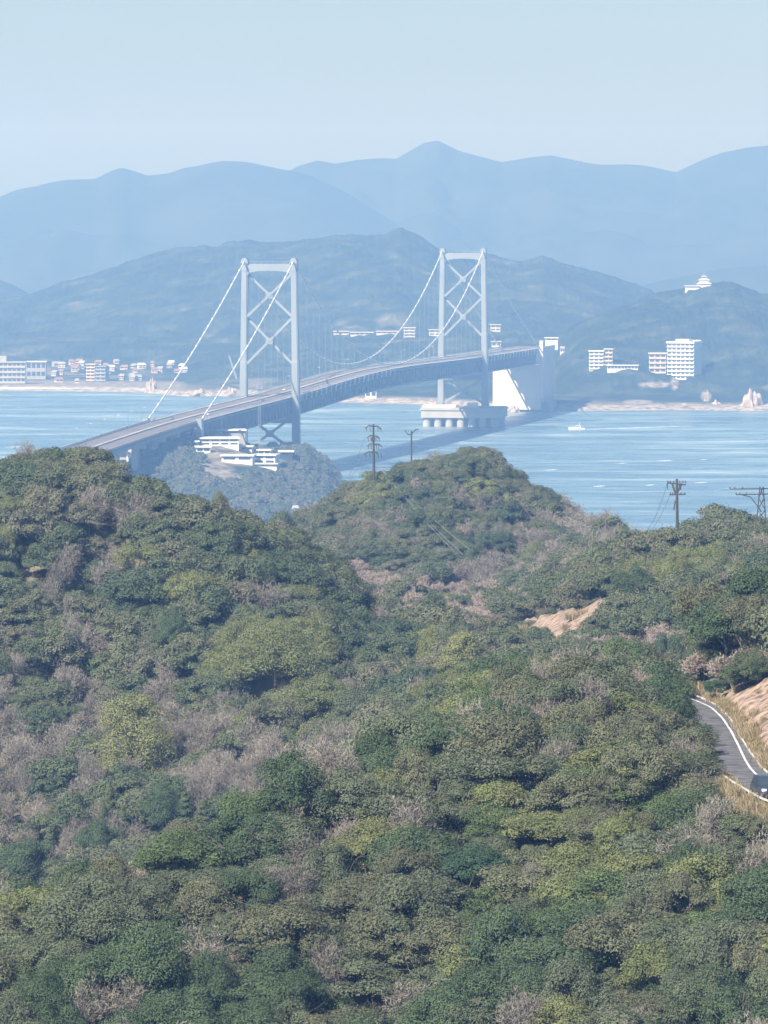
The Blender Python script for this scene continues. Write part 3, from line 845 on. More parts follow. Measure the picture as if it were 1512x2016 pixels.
def make_car(bodymat):
    r = empty('car')
    v = []; f = []
    secs = [(-1.95, .60, .36, .62), (-1.88, .74, .26, .74), (-1.6, .82, .22, .86), (-1.0, .84, .20, .96), (-.6, .85, .20, .99), (.6, .85, .20, 1.0), (1.4, .84, .22, 1.0), (1.78, .80, .28, .98), (1.92, .72, .38, .86)]
    for y, w, z0, z1 in secs:
        v += [(-w*.86, y, z0), (w*.86, y, z0), (w, y, z0 + .14), (w, y, z1 - .22), (w*.90, y, z1 - .05), (w*.55, y, z1), (-w*.55, y, z1), (-w*.90, y, z1 - .05), (-w, y, z1 - .22), (-w, y, z0 + .14)]
    for i in range(len(secs) - 1):
        for k in range(10): f.append((i*10+k, i*10+(k+1) % 10, i*10+10+(k+1) % 10, i*10+10+k))
    f.append(tuple(range(9, -1, -1))); f.append(tuple(len(v) - 10 + k for k in range(10)))
    mb = MB(); mb.add(v, f); mb.build('body', bodymat, r, True).data.polygons.foreach_set('use_smooth', [False] * len(f))
    # cabin
    B = [(-.76, -.95, .93), (.76, -.95, .93), (.76, 1.72, .93), (-.76, 1.72, .93)]
    T = [(-.60, -.28, 1.46), (.60, -.28, 1.46), (.62, 1.30, 1.48), (-.62, 1.30, 1.48)]
    mb = MB(); mb.add(B + T, [(0, 1, 5, 4), (1, 2, 6, 5), (2, 3, 7, 6), (3, 0, 4, 7)]); mb.box(-.58, .58, -.22, 1.26, 1.44, 1.52)
    mb.add([T[0], T[1], T[2], T[3]], [(0, 1, 2, 3)])
    mb.build('cabin', bodymat, r)
    def quad(a, b, c, d, ins, name, out):
        P4 = [Vector(a), Vector(b), Vector(c), Vector(d)]; ce = sum(P4, Vector()) / 4
        n = (P4[1] - P4[0]).cross(P4[3] - P4[0]).normalized()
        if n.dot(ce - Vector((0, .4, 1.1))) < 0: n = -n
        o_ = [ce + (p - ce) * ins + n * out for p in P4]; i_ = [p - n * (out + .01) for p in o_]
        mb = MB(); mb.add(o_ + i_, [(0, 1, 2, 3), (7, 6, 5, 4), (0, 4, 5, 1), (1, 5, 6, 2), (2, 6, 7, 3), (3, 7, 4, 0)])
        return mb.build(name, M_glass, r)
    quad(B[0], B[1], T[1], T[0], .90, 'windscreen', .012)
    quad(B[3], B[2], T[2], T[3], .84, 'rear_window', .012)
    for s in (-1, 1):
        a = [(x * s, y, z) for x, y, z in ((-.76, -.95, .93), (-.76, .45, .93), (-.61, .40, 1.47), (-.60, -.28, 1.46))]
        quad(*a, .84, 'side_window', .012)
        a = [(x * s, y, z) for x, y, z in ((-.76, .52, .93), (-.76, 1.72, .93), (-.62, 1.30, 1.48), (-.61, .46, 1.47))]
        quad(*a, .84, 'side_window', .012)
        mb = MB(); mb.box(min(.42 * s, .72 * s), max(.42 * s, .72 * s), -1.90, -1.62, .66, .82); mb.build('headlight', M_lens, r)
        mb = MB(); mb.box(min(.5 * s, .7 * s), max(.5 * s, .7 * s), 1.7, 1.95, .7, .88); mb.build('tail_light', M_carred, r)
        mb = MB(); mb.box(min(.82 * s, 1.0 * s), max(.82 * s, 1.0 * s), -.72, -.6, .93, 1.07); mb.build('wing_mirror', bodymat, r)
        for y in (-1.2, 1.22):
            cx = .78 * s
            mb = MB(); mb.tube([(cx - .1, y, .31), (cx + .1, y, .31)], .31, 18); w = mb.build('wheel', M_tyre, r)
            mb = MB(); mb.tube([(cx + .06 * s, y, .31), (cx + .115 * s, y, .31)], .19, 10); mb.build('rim', M_rim, w)
    mb = MB(); mb.box(-.40, .40, -1.965, -1.86, .56, .68); mb.box(-.55, .55, -1.93, -1.84, .34, .46); mb.build('grille', M_grille, r)
    mb = MB(); mb.box(-.17, .17, -1.985, -1.95, .42, .53); mb.build('number_plate', M_white, r)
    return r
car = make_car(M_cardark)
cp = onroad(1510, 1572); car.location = (cp.x, cp.y, ZR + 0.003); car.rotation_euler = (0, 0, math.radians(8))
tag(car, 'dark small car coming down the mountain road at the right edge', 'car')
for (s, off, fl, mat, lab) in [(-305, -6.5, 0, None, 'small dark car on the bridge near the foot of the left cable'),
                          (-250, 6.0, 1, M_carwhite, 'white car on the near lanes of the bridge before the first tower'),
                          (90, -6.0, 0, M_carwhite, 'white car on the bridge deck just past the near tower'),
                          (-60, 6.2, 1, M_carred, 'red brown car on the bridge deck just before the near tower')]:
    c = copy_tree(car)
    if mat:
        for ch in c.children:
            if ch.name.split('.')[0] in ('body', 'cabin', 'wing_mirror'):
                ch.data = ch.data.copy(); ch.data.materials[0] = mat
    c.location = bl(s) + right_v * off + Vector((0, 0, dz(s) + 0.003)); c.rotation_euler = (0, 0, BR + (math.pi if fl else 0))
    tag(c, lab, 'car', 'cars on the bridge')

# guard rail on the near edge of the mountain road
gr = tag(empty('guard_rail', (float(eL[0][0]), float(eL[0][1]), ZR)), 'low pale steel guard rail on the near edge of the mountain road', 'guard rail')
mb = MB(); posts = MB()
ox, oy = float(eL[0][0]), float(eL[0][1])
ln = offs(eL, 0.5)
gl = ln[0] if road_dist(ln[0][30:31, 0], ln[0][30:31, 1])[0][0] > 0 else ln[1]
gp = [(p[0] - ox, p[1] - oy, .42) for p in gl[34:]]
for a, b_ in zip(gp, gp[1:]): mb.bar(a, b_, .05, .13)
mb.build('beam', M_concl, gr)
for p in gp[::4]:
    posts = MB(); posts.box(p[0] - .05, p[0] + .05, p[1] + .04, p[1] + .14, -.4, .45); posts.build('post', M_concl, gr)

# ================================================================== BOAT
D = dsea(846)
bt = tag(empty('motor_boat', P(1137, 846, D)), 'small white motor boat heading left with a long wake', 'boat')
hull = [(-7.2, 0, 0.3), (-4.5, 1.5, 0), (0, 1.9, 0), (5.8, 1.7, 0)]
mb = MB()
v = []
for x, hwid, z in hull: v += [(x, -max(hwid, .05), 1.5 + (0.5 if x < -4 else 0)), (x, max(hwid, .05), 1.5 + (0.5 if x < -4 else 0)), (x, max(hwid * .6, .03), z - .4), (x, -max(hwid * .6, .03), z - .4)]
f = []
for i in range(3):
    for k in range(4): f.append((i*4+k, i*4+(k+1) % 4, i*4+4+(k+1) % 4, i*4+4+k))
f += [(3, 2, 1, 0), (12, 13, 14, 15)]
mb.add(v, f); mb.build('hull', M_white, bt)
mb = MB(); mb.prism([(-2.6, 1.5), (2.6, 1.5), (2.3, 3.4), (-1.4, 3.4)], -1.2, 1.2); cb = mb.build('cabin', M_white, bt)
mb = MB(); mb.box(-1.7, 2.0, -1.24, -1.19, 2.4, 3.1); mb.build('window', M_glass, cb)
mb = MB(); mb.tube([(1.5, 0, 3.3), (1.7, 0, 6.2)], .09, 6); mb.bar((1.0, 0, 4.6), (2.3, 0, 4.6), .1); mb.build('mast', M_white, bt)
mb = MB(); mb.bar((-6.8, 0, 2.8), (-3, 1.4, 2.4), .08); mb.bar((-6.8, 0, 2.8), (-3, -1.4, 2.4), .08); mb.build('bow_rail', M_white, bt)
# wake
v = []; f = []
for i in range(40):
    t = i / 39; a = P(1140, 846, D); b2 = P(1365, 838.5, dsea(838.5)); p = a.lerp(b2, t)
    w = (0.9 + 3.2 * t ** .5) * (0.55 + 0.45 * math.sin(i * 2.1) * math.cos(i * .7)) * (1 - t) ** .45 + .05
    v += [(p.x, p.y - w * 2.2, .02), (p.x, p.y + w * 2.2, .02)]
f = [(i*2, i*2+2, i*2+3, i*2+1) for i in range(39)]
mb = MB(); mb.add(v, f); tag(mb.build('boat_wake', M_foam), kind='stuff')
for (x, y, w_) in [(1225, 912, 22), (1310, 907, 34), (1385, 905, 16), (1180, 957, 26), (1085, 925, 28), (1380, 950, 30), (1280, 955, 20), (905, 870, 30), (700, 905, 26), (100, 905, 40), (30, 880, 40)]:
    d_ = dsea(y); a = P(x, y, d_); hwid = w_ / 2 * d_ / F
    v = []; n = 9
    for i in range(n):
        t = i / (n - 1) * 2 - 1; ww = 5.5 * (1 - t * t) * (0.6 + .4 * math.sin(i * 3 + x)) + .1
        v += [(a.x + t * hwid, a.y - ww + t * 6, .02), (a.x + t * hwid, a.y + ww + t * 6, .02)]
    mb = MB(); mb.add(v, [(i*2, i*2+2, i*2+3, i*2+1) for i in range(n - 1)]); tag(mb.build('whitecap_foam', M_foam), kind='stuff')

# ================================================================== BUILDINGS
def building(name, label, cat, px0, px1, pyt, pyb, d, dep=14, storeys=3, wall=M_white, rz=0.0, group=None, roof='flat', band=True, roofmat=None, win_w=None, pent=None):
    c = P((px0 + px1) / 2, pyb, d); w = (px1 - px0) / F * d; h = (pyb - pyt) / F * d
    r = tag(empty(name, c, math.radians(rz)), label, cat, group)
    x0, x1 = -w / 2, w / 2
    mb = MB(); mb.box(x0, x1, 0, dep, -8, h); mb.build('wall', wall, r)
    sh = h / storeys
    if band:
        for k in range(storeys):
            z = k * sh
            mb = MB()
            n = max(2, int(w / (win_w or 4.5)))
            for i in range(n):
                a = x0 + w * (i + .12) / n; b = x0 + w * (i + .88) / n
                mb.box(a, b, -.06, .3, z + sh * .30, z + sh * .82)
            mb.build('window_row', M_glass, r)
            if storeys > 2:
                mb = MB(); mb.box(x0 - .1, x1 + .1, -1.3, -.08, z + sh * .02, z + sh * .40); mb.build('balcony', wall, r)
    if roof == 'flat':
        mb = MB(); mb.box(x0 - .9, x1 + .9, -1.5, dep + .9, h + .003, h + max(.7, h * .05)); mb.build('roof', roofmat or wall, r)
    else:
        rh_ = max(1.6, dep * .28)
        mb = MB()
        v = [(x0 - .5, -.8, h - .1), (x1 + .5, -.8, h - .1), (x1 + .5, dep + .8, h - .1), (x0 - .5, dep + .8, h - .1), (x0 + .1, dep / 2, h + rh_), (x1 - .1, dep / 2, h + rh_)]
        mb.add(v, [(0, 1, 5, 4), (1, 2, 5), (2, 3, 4, 5), (3, 0, 4), (3, 2, 1, 0)]); mb.build('roof', roofmat or M_roofg, r)
    if pent:
        a, b, t = pent
        mb = MB(); mb.box(x0 + w * a, x0 + w * b, dep * .2, dep * .7, h, h + t); mb.build('penthouse', wall, r)
    return r
# right hillside
hd = rh.hit(1338, 748)
building('hotel', 'tall white hotel block with stacked balconies on the right shore hill', 'hotel', 1312, 1368, 676, 748, hd, 20, 9, M_white, -24, pent=(.25, .75, 3.8), win_w=4)
building('hotel_wing', 'tan stepped hotel wing just left of the tall white hotel', 'building', 1278, 1311, 697, 745, hd + 6, 16, 5, M_tan, -8, win_w=4)
building('hotel', 'five storey white hotel left of the long wall on the right shore hill', 'hotel', 1160, 1188, 692, 727, rh.hit(1175, 727), 15, 5, M_white, -10, win_w=4)
building('hotel_annex', 'narrow pale annex touching the five storey white hotel on its right', 'building', 1190, 1206, 688, 720, rh.hit(1196, 722) + 6, 10, 4, M_tan, -10, win_w=4)
building('terrace_hall', 'long low white hall between the two hotels on the right shore', 'building', 1196, 1256, 720, 728, rh.hit(1225, 729), 10, 1, M_white, 0, win_w=3)
building('storehouse', 'small pale building above and right of the tall white hotel', 'building', 1362, 1378, 671, 678, hd + 40, 10, 1, M_white, 0)
building('cottage', 'small white cottage at the left foot of the right hill', 'house', 1103, 1112, 686, 695, rh.hit(1108, 695), 7, 1, M_white, 0, roof='gable')
# hilltop castle
cd = 5720 * K
ct = tag(empty('castle', P(1386, 566, cd)), 'small white tiered castle with curved grey roofs on the hilltop', 'castle')
m_ = cd / F
for i, (w, z0, z1) in enumerate([(34, 0, 4.5), (24, 4.5, 8.2), (13, 8.2, 11.5)]):
    w *= m_ * .8
    mb = MB(); mb.box(-w/2, w/2, -w/4, w/4, z0 - (6 if i == 0 else 0), z1 - .8); mb.build('storey', M_white, ct)
    mb = MB(); a = w / 2 + 1.3; b = w / 4 + 1.3
    mb.add([(-a, -b, z1 - .9), (a, -b, z1 - .9), (a, b, z1 - .9), (-a, b, z1 - .9), (-w/2*.7, -w/4*.6, z1 + .5), (w/2*.7, -w/4*.6, z1 + .5), (w/2*.7, w/4*.6, z1 + .5), (-w/2*.7, w/4*.6, z1 + .5)], [(0, 1, 5, 4), (1, 2, 6, 5), (2, 3, 7, 6), (3, 0, 4, 7), (4, 5, 6, 7), (3, 2, 1, 0)])
    mb.build('roof', M_white if i < 2 else M_roofg, ct)
mb = MB(); mb.tube([(0, 0, 11.5), (0, 0, 15.5)], .18, 6); mb.build('finial', M_white, ct)
building('castle_wall', 'long low white wall on the hilltop left of the tiered castle', 'wall', 1349, 1376, 563.5, 567, cd - 4, 6, 1, M_white, 0, band=False)

# middle land
def mh(px, py): return isl.hit(px, py)
building('inn', 'three storey white inn left of the far tower on the middle hillside', 'building', 795, 817, 646, 664, mh(806, 665), 12, 3, M_concl)
building('inn', 'two storey white inn just left of the far tower leg', 'building', 845, 868, 650, 661, mh(856, 662), 12, 2, M_concl)
building('greenhouse', 'longest of the low white roofs on the hillside between the towers', 'building', 690, 735, 655, 660, mh(712, 661), 14, 1, M_concl)
building('greenhouse', 'short low white roof at the left end of the hillside row', 'building', 657, 686, 653, 658, mh(670, 659), 12, 1, M_concl)
building('greenhouse', 'low white roof at the right end of the hillside row below the three storey inn', 'building', 741, 782, 653, 657, mh(760, 658), 12, 1, M_concl)
building('water_works', 'white block right of the far tower top of the lower brace', 'building', 966, 985, 640, 652, mh(975, 653), 12, 2, M_concl)
building('toll_house', 'small white building right of the far tower at deck height', 'building', 968, 986, 673, 683, mh(977, 684), 10, 1, M_concl)
building('rest_house', 'flat white building on the land right of the far anchorage', 'building', 1074, 1098, 666, 671, 5460, 10, 1, M_white)
building('shore_house', 'arched white boathouse on the shore below the middle of the span', 'building', 719, 741, 769, 784, mh(730, 785), 10, 1, M_white)
# left shore town
building('seaside_hotel', 'long four storey white hotel at the left edge of the far shore', 'hotel', -20, 50, 714, 755, mh(20, 756), 16, 4, M_conc, 0, pent=(.28, .46, 6.5), win_w=4)
building('sports_hall', 'long dark walled hall with a thin white roof beside the seaside hotel', 'building', 52, 90, 713, 745, mh(70, 748) + 10, 20, 2, M_roofg, 0, roofmat=M_white)
building('apartment_block', 'pinkish brown apartment block in the middle of the shore town', 'building', 170, 187, 718, 750, mh(178, 751), 14, 5, M_tan, -12, win_w=3.5)
building('apartment_block', 'dark grey apartment block right of the pinkish brown one', 'building', 188, 208, 722, 750, mh(198, 751), 14, 4, M_roofg, -12, win_w=3.5)
hr = random.Random(4)
for i in range(38):
    x = hr.uniform(96, 365); y = hr.uniform(714, 757)
    if x > 290: y = hr.uniform(712, 735)
    if 165 < x < 212 and y > 730: continue
    w = hr.uniform(7, 15); hgt = hr.uniform(3.5, 7)
    k = hr.choice([0, 1, 2, 3])
    wall = [M_concl, M_concl, M_tan, M_conc][k]; rf = [M_concl, M_roofg, M_roofr, M_roofg][k]
    zone = 'by the beach' if y > 742 else ('on the rise' if y < 726 else 'mid town')
    lab = ('pale roofed white house', 'grey roofed white house', 'red brown roofed tan house', 'grey house')[k] + ' ' + zone + ', ' + ('right' if x > 210 else 'left') + ' of the far shore apartment blocks'
    if x > 290: lab = ('pale roofed white house', 'grey roofed white house', 'red brown roofed tan house', 'grey house')[k] + ' on the rise at the right end of the shore town'
    building('town_house', lab, 'house', x - w / 2, x + w / 2, y - hgt, y, mh(x, y + 1), 8, 1 if hgt < 5 else 2, wall, hr.uniform(-25, 25), 'houses of the left shore town', 'gable', roofmat=rf, win_w=3)
# low sea wall along beach
def shore_strip(name, label, x0, x1, py0, py1, h, mat, cat):
    mb = MB(); a = P(x0, py0, dsea(py0)); b = P(x1, py1, dsea(py1)); o = tag(empty(name, a), label, cat)
    pts = [a.lerp(b, i / 12) - a for i in range(13)]
    for i, (p, q) in enumerate(zip(pts, pts[1:])): mb.bar((p.x, p.y, h * .4), (q.x, q.y, h * .4 ), 3, h)
    mb.build('wall', mat, o)
shore_strip('sea_wall', 'long pale sea wall below the left shore town', -20, 252, 767.5, 770.5, 3.0, M_concl, 'wall')
shore_strip('sea_wall', 'pale sea wall along the beach under the hotels on the right', 1127, 1325, 807.5, 805.5, 4.0, M_concl, 'wall')
shore_strip('sea_wall', 'thin pale sea wall right of the arched boathouse behind the span', 700, 872, 789, 796.5, 2.5, M_concl, 'wall')

# rocks
def rock(label, px, py, wpx, hpx, seed, mat=M_rock, dd=0):
    rr = random.Random(seed); d = dsea(py) + dd; c = P(px, py, d); w = wpx / F * d; h = hpx / F * d
    bm = bmesh.new(); bmesh.ops.create_icosphere(bm, subdivisions=4, radius=1)
    ph = [rr.uniform(0, 9) for _ in range(6)]
    for v in bm.verts:
        q = v.co; n = .22 * math.sin(q.x * 5 + ph[0]) * math.sin(q.z * 4 + ph[1]) + .14 * math.sin(q.x * 11 + ph[2] + q.z * 6) + .1 * math.sin(q.y * 13 + ph[3]) + rr.uniform(-.05, .05)
        sl = 1 - max(0, q.z) * .55
        v.co = Vector((q.x * w / 2 * (1 + n) * sl + max(0, q.z) * w * .12, q.y * w * .35 * (1 + n), max(q.z, -.3) * h * (1 + n * .8)))
    me = bpy.data.meshes.new('rock'); bm.to_mesh(me); bm.free(); me.materials.append(mat)
    o = link('shore_rock', me); o.location = (c.x, c.y, 0.1)
    return tag(o, label, 'rock', 'rocks and cliffs of the far shore')
rock('large pale sloping sea cliff at the right edge of the far shore', 1478, 808, 52, 36, 1, dd=14)
rock('smaller pale cliff right at the edge of the frame beside the large cliff', 1512, 808, 26, 12, 2, dd=8)
rock('pale jagged rock on the shore right of the hotel beach', 1405, 806, 46, 15, 3, dd=8)
rock('tall thin pale crag behind the jagged shore rocks', 1390, 806, 14, 32, 4, dd=30)
rock('low pale rock at the end of the hotel beach', 1345, 806, 34, 10, 5, dd=8)
rock('low pale shore rock just right of the tower foundation', 1010, 812, 32, 12, 6, dd=6)
rock('low pinkish rock on the left far shore beyond the beach', 385, 780, 60, 12, 7, dd=8)
rock('leaning pale crag on the left far shore between beach and bridge', 297, 774, 26, 26, 8, dd=12)
rock('pale rocky shore behind the near tower', 452, 780, 44, 16, 9, dd=8)
rock('low pale rocky shore left of the far tower foundation', 850, 800, 36, 8, 10, dd=6)

# ================================================================== HEADLAND BUILDINGS
def hh(px, py): return head.hit(px, py)
HB = 3720 * K
HBX = []
def hb(name, label, px0, px1, pyt, pyb, dep, st, wall, rz=0.0, **k):
    d = min(hh(x_, pyb) for x_ in np.linspace(px0, px1, 5)) - 3
    HBX.append(((px0 + px1) / 2, d, (px1 - px0) / F * d / 2 + 2, dep))
    return building(name, label, 'building', px0, px1, pyt, pyb, d, dep, st, wall, rz, **k)
hb('museum_upper_building', 'topmost long white flat roof below the bridge deck on the headland', 420, 483, 848, 855, 16, 1, M_roofg, 4, roofmat=M_white)
hb('museum_hall', 'wide grey hall with a white flat roof below the topmost roof on the headland', 396, 470, 864, 877, 20, 2, M_white, 4, roofmat=M_white, win_w=5)
hb('museum_wing', 'small white wing at the left end of the headland terraces', 387, 414, 881, 891, 12, 1, M_white, 4)
hb('terrace_building', 'long white terrace building, lowest on the headland', 436, 497, 898, 908, 14, 1, M_white, -6, win_w=9)
hb('visitor_centre', 'two storey white visitor centre right of the long terrace', 499, 542, 897, 913, 14, 2, M_white, -10, roofmat=M_white, win_w=5)
hb('annex', 'small white annex behind the visitor centre on the headland', 508, 532, 887, 896, 8, 1, M_white, -10)
hb('kiosk', 'tiny white kiosk at the far left end of the headland terraces', 384, 390, 870, 884, 5, 1, M_white, 0)
hb('terrace_wall', 'low white retaining wall under the visitor centre', 505, 545, 914, 918, 3, 1, M_concl, -8, band=False)
hb('lodge', 'small flat roofed lodge between the grey hall and the visitor centre', 474, 496, 880, 887, 9, 1, M_concl, -4, roofmat=M_white)
hb('glass_pavilion', 'glassy pavilion with a thin white roof at the right end of the headland', 550, 576, 890, 903, 10, 1, M_glass, 0, roofmat=M_white)
hb('cable_house', 'small white tower house standing left of the headland terraces', 367, 375, 845, 860, 5, 2, M_white, 0)
building('gate_house', 'tiny pale building in the dip between the two near hills', 'building', 576, 588, 1001, 1006, hh(580, 1010), 6, 1, M_conc, 0, roof='gable', roofmat=M_conc)
hb('depot', 'flat grey roofed depot beside the white obelisk on the left', 195, 246, 905, 915, 16, 1, M_conc, 0, band=False, roofmat=M_conc)
ob = tag(empty('obelisk', P(251, 918, hh(251, 918))), 'thin white obelisk beside the flat grey depot below the viaduct', 'monument')
mb = MB(); mb.bar((0, 0, -3), (0, 0, 9.5), 1.5, 1.5, up=(0, 1, 0), w2=.7, h2=.7); mb.build('shaft', M_white, ob)
mb = MB(); mb.box(-1.6, 1.6, -1.6, 1.6, -4, .8); mb.build('base', M_white, ob)
ms = tag(empty('radio_mast', P(511, 893, 3900)), 'tall slim dark lattice mast in front of the near bridge tower', 'mast')
mb = MB(); H = 131 * 3900 / F
for sx in (-1, 1):
    for sy in (-1, 1): mb.bar((.8 * sx, .8 * sy, -5), (.45 * sx, .45 * sy, H), .22)
n = 18
for i in range(n):
    z0 = H * i / n; z1 = H * (i + 1) / n
    for sx in (-1, 1): mb.bar((-.75, .7 * sx, z0), (.75, .7 * sx, z1), .13); mb.bar((.7 * sx, -.75, z1), (.7 * sx, .75, z0), .13)
mb.build('lattice', M_steeldark, ms)
mb = MB(); mb.box(-2.6, 2.6, -1.6, 1.6, H - 1.2, H - .6); mb.box(-2.0, -1.0, -.4, .4, H - .6, H + 1.2); mb.box(1.0, 2.2, -.4, .4, H - .6, H + .8); mb.build('platform', M_steeldark, ms)
bm_ = tag(empty('derrick_boom', P(466, 724, 5450)), 'slender leaning dark boom rising left of the near tower behind the deck', 'crane')
mb = MB(); k_ = 5450 / F
mb.tube([(0, 0, -10), (-15 * k_, 0, 24 * k_)], [1.0, .8], 6); mb.build('lower_boom', M_steel, bm_)
mb = MB(); mb.tube([(-15 * k_, 0, 24 * k_), (-33 * k_, 0, 50 * k_)], [.8, .5], 6); mb.build('upper_boom', M_pole, bm_)

# ================================================================== UTILITY POLES
def ground(X, Y): return float(near.at(np.array([X]), np.array([Y]))[0])
def pole_base(px, d):
    X = (px - 756) / F * d; return X, d, ground(X, d)
wire_ends = {}
def insul(mb, x, z, s=.18):
    mb.tube([(x, 0, z), (x, 0, z + .35)], [s * .6, s * .45], 6)
# tall tree-like antenna pole on the left shoulder of the central hill
d = 1255 * K; X, Y, g0 = pole_base(735, d); tz = Z(835, d); H = tz - g0; u = d / F
r = tag(empty('utility_pole', (X, Y, g0)), 'tallest dark pole with two tiers of drooping arms left of the central hilltop', 'utility pole')
mb = MB(); mb.tube([(.2, 0, -1), (.1, 0, H * .5), (0, 0, H)], [.34, .27, .2], 8); mb.build('pole', M_pole, r)
for k, (zz, wl, wr) in enumerate([(H - .5, 17, 14), (H - 24 * u, 13, 12), (H - 40 * u, 12, 18), (H - 56 * u, 18, 10)]):
    mb = MB(); mb.tube([(-wl * u, .2, zz - 4 * u), (-wl * u * .5, 0, zz + .2), (0, 0, zz), (wr * u * .6, 0, zz + .1), (wr * u, .2, zz - 6 * u)], [.09, .15, .2, .15, .09], 6)
    for q in (-.8, -.4, .5, .85): mb.bar((q * wl * u, 0, zz - .1), (q * wl * u + .1, 0, zz - 1.1), .16)
    mb.build('crossarm', M_pole, r)
mb = MB(); mb.box(-.5, .5, -.4, .4, H - 33 * u, H - 26 * u); mb.build('transformer', M_pole, r)
wire_ends['a'] = (Vector((X, Y, tz - 1)), Vector((X, Y, tz - 9 * u * 5)))
# small Y-shaped pole
d = 1330 * K; X, Y, g0 = pole_base(810, d); tz = Z(848, d); H = tz - g0; u = d / F
r = tag(empty('utility_pole', (X, Y, g0)), 'short dark Y shaped pole top behind the central hilltop', 'utility pole')
mb = MB(); mb.tube([(0, 0, -1), (0, 0, H)], [.24, .17], 8); mb.build('pole', M_pole, r)
mb = MB(); mb.tube([(-14 * u, 0, H + 1 * u), (-5 * u, 0, H - 1), (0, 0, H - 6 * u), (6 * u, 0, H), (14 * u, 0, H + 4 * u)], [.1, .14, .18, .14, .1], 6)
for q in (-12, -6, 8, 13): insul(mb, q * u, H + (.2 if q > 0 else -.2))
mb.build('crossarm', M_pole, r)
# right pole
d = 893 * K; X, Y, g0 = pole_base(1333, d); tz = Z(943, d); H = tz - g0; u = d / F
r = tag(empty('utility_pole', (X, Y, g0)), 'straight dark pole with two crossarms standing on the right hill against the sea', 'utility pole')
mb = MB(); mb.tube([(.35, 0, -1), (.1, 0, H * .5), (0, 0, H)], [.32, .25, .18], 8); mb.build('pole', M_pole, r)
mb = MB(); mb.bar((-18 * u, 0, H - .6), (18 * u, 0, H - .9), .22)
for q in (-18, -13, -6, 6, 12, 17): insul(mb, q * u, H - .6)
mb.bar((-9 * u, 0, H - .7), (-2 * u, 0, H - 2.4), .3); mb.bar((10 * u, 0, H - .7), (2 * u, 0, H - 2.0), .3); mb.box(-19 * u, -17.4 * u, -.2, .2, H - 1.6, H - .3); mb.box(4 * u, 9 * u, -.25, .25, H - 1.7, H - .7)
mb.build('crossarm', M_pole, r)
mb = MB(); mb.bar((-14 * u, 0, H - 31 * u), (18 * u, 0, H - 30 * u), .2)
for q in (-13, -8, 8, 16): insul(mb, q * u, H - 31 * u)
mb.build('crossarm', M_pole, r)
mb = MB(); mb.tube([(-3 * u, 0, H - 43 * u), (-6 * u, 0, H - 62 * u)], .1, 5); mb.build('cable_drop', M_pole, r)
wire_ends['b'] = (Vector((X, Y, tz - .6)), Vector((X, Y, tz - 31 * u)))
# pylon at the right edge
d = 884 * K; X, Y, g0 = pole_base(1500, d); tz = Z(958, d); H = tz - g0; u = d / F
r = tag(empty('lattice_pylon', (X, Y, g0)), 'thin lattice pylon with two wide crossarms at the right edge of the frame', 'pylon')
mb = MB()
for sx in (-1, 1):
    for sy in (-1, 1): mb.bar((1.5 * sx, 1.0 * sy, -2), (.25 * sx, .25 * sy, H), .13)
for i in range(7):
    z0 = H * i / 7; z1 = H * (i + 1) / 7; a = 1.5 - 1.25 * i / 7; b2 = 1.5 - 1.25 * (i + 1) / 7
    for sy in (-1, 1): mb.bar((-a, sy * .5, z0), (b2, sy * .5, z1), .09); mb.bar((a, sy * .5, z0), (-b2, sy * .5, z1), .09)
mb.build('lattice_frame', M_pole, r)
for zz, a in ((H - 5 * u, 62), (H - 16 * u, 50)):
    mb = MB(); mb.bar((-a * u, 0, zz), (a * u, 0, zz + .15), .17)
    for q in (-1, -.85, -.6, .6, .85, 1): insul(mb, q * a * u, zz)
    mb.build('crossarm', M_pole, r)
mb = MB(); mb.tube([(-40 * u, 0, H - 16 * u), (-22 * u, 0, H - 20 * u), (-8 * u, 0, H - 38 * u), (0, 0, H - 50 * u)], .08, 5); mb.build('stay_brace', M_pole, r)
# wires from the tall pole down the central hill
def wire(a, b, sag, rad, label, grp):
    pts = []
    for i in range(25):
        t = i / 24; p = a.lerp(b, t); p.z -= sag * 4 * t * (1 - t); pts.append(p - a)
    mb = MB(); mb.tube(pts, rad, 5); o = mb.build('power_line', M_wire); o.location = a
    return tag(o, label, 'power line', grp)
d0 = 1250 * K
for i, (x1, y1) in enumerate([(912, 1092), (899, 1090), (925, 1082)]):
    wire(P(745 + i * 3, 918 + i * 2, d0), P(x1, y1, 1118 * K), .6, .028, 'thin pale wire running down the front of the central hill', 'wires on the central hill')
for i, (x0, y0) in enumerate([(719, 860), (722, 884)]):
    wire(P(x0, y0, d0), P(600 - i * 30, 1000 + i * 6, 1500), 6, .035, 'faint wire sloping left from the tall pole with drooping arms', 'wires left of the tallest pole')
for i, (x0, y0) in enumerate([(1315, 946), (1320, 972)]):
    wire(P(x0, y0, 893 * K), P(1240 - i * 20, 1035 + i * 8, 1050), 4, .035, 'faint wire sloping left from the straight pole on the right hill', 'wires left of the straight pole')

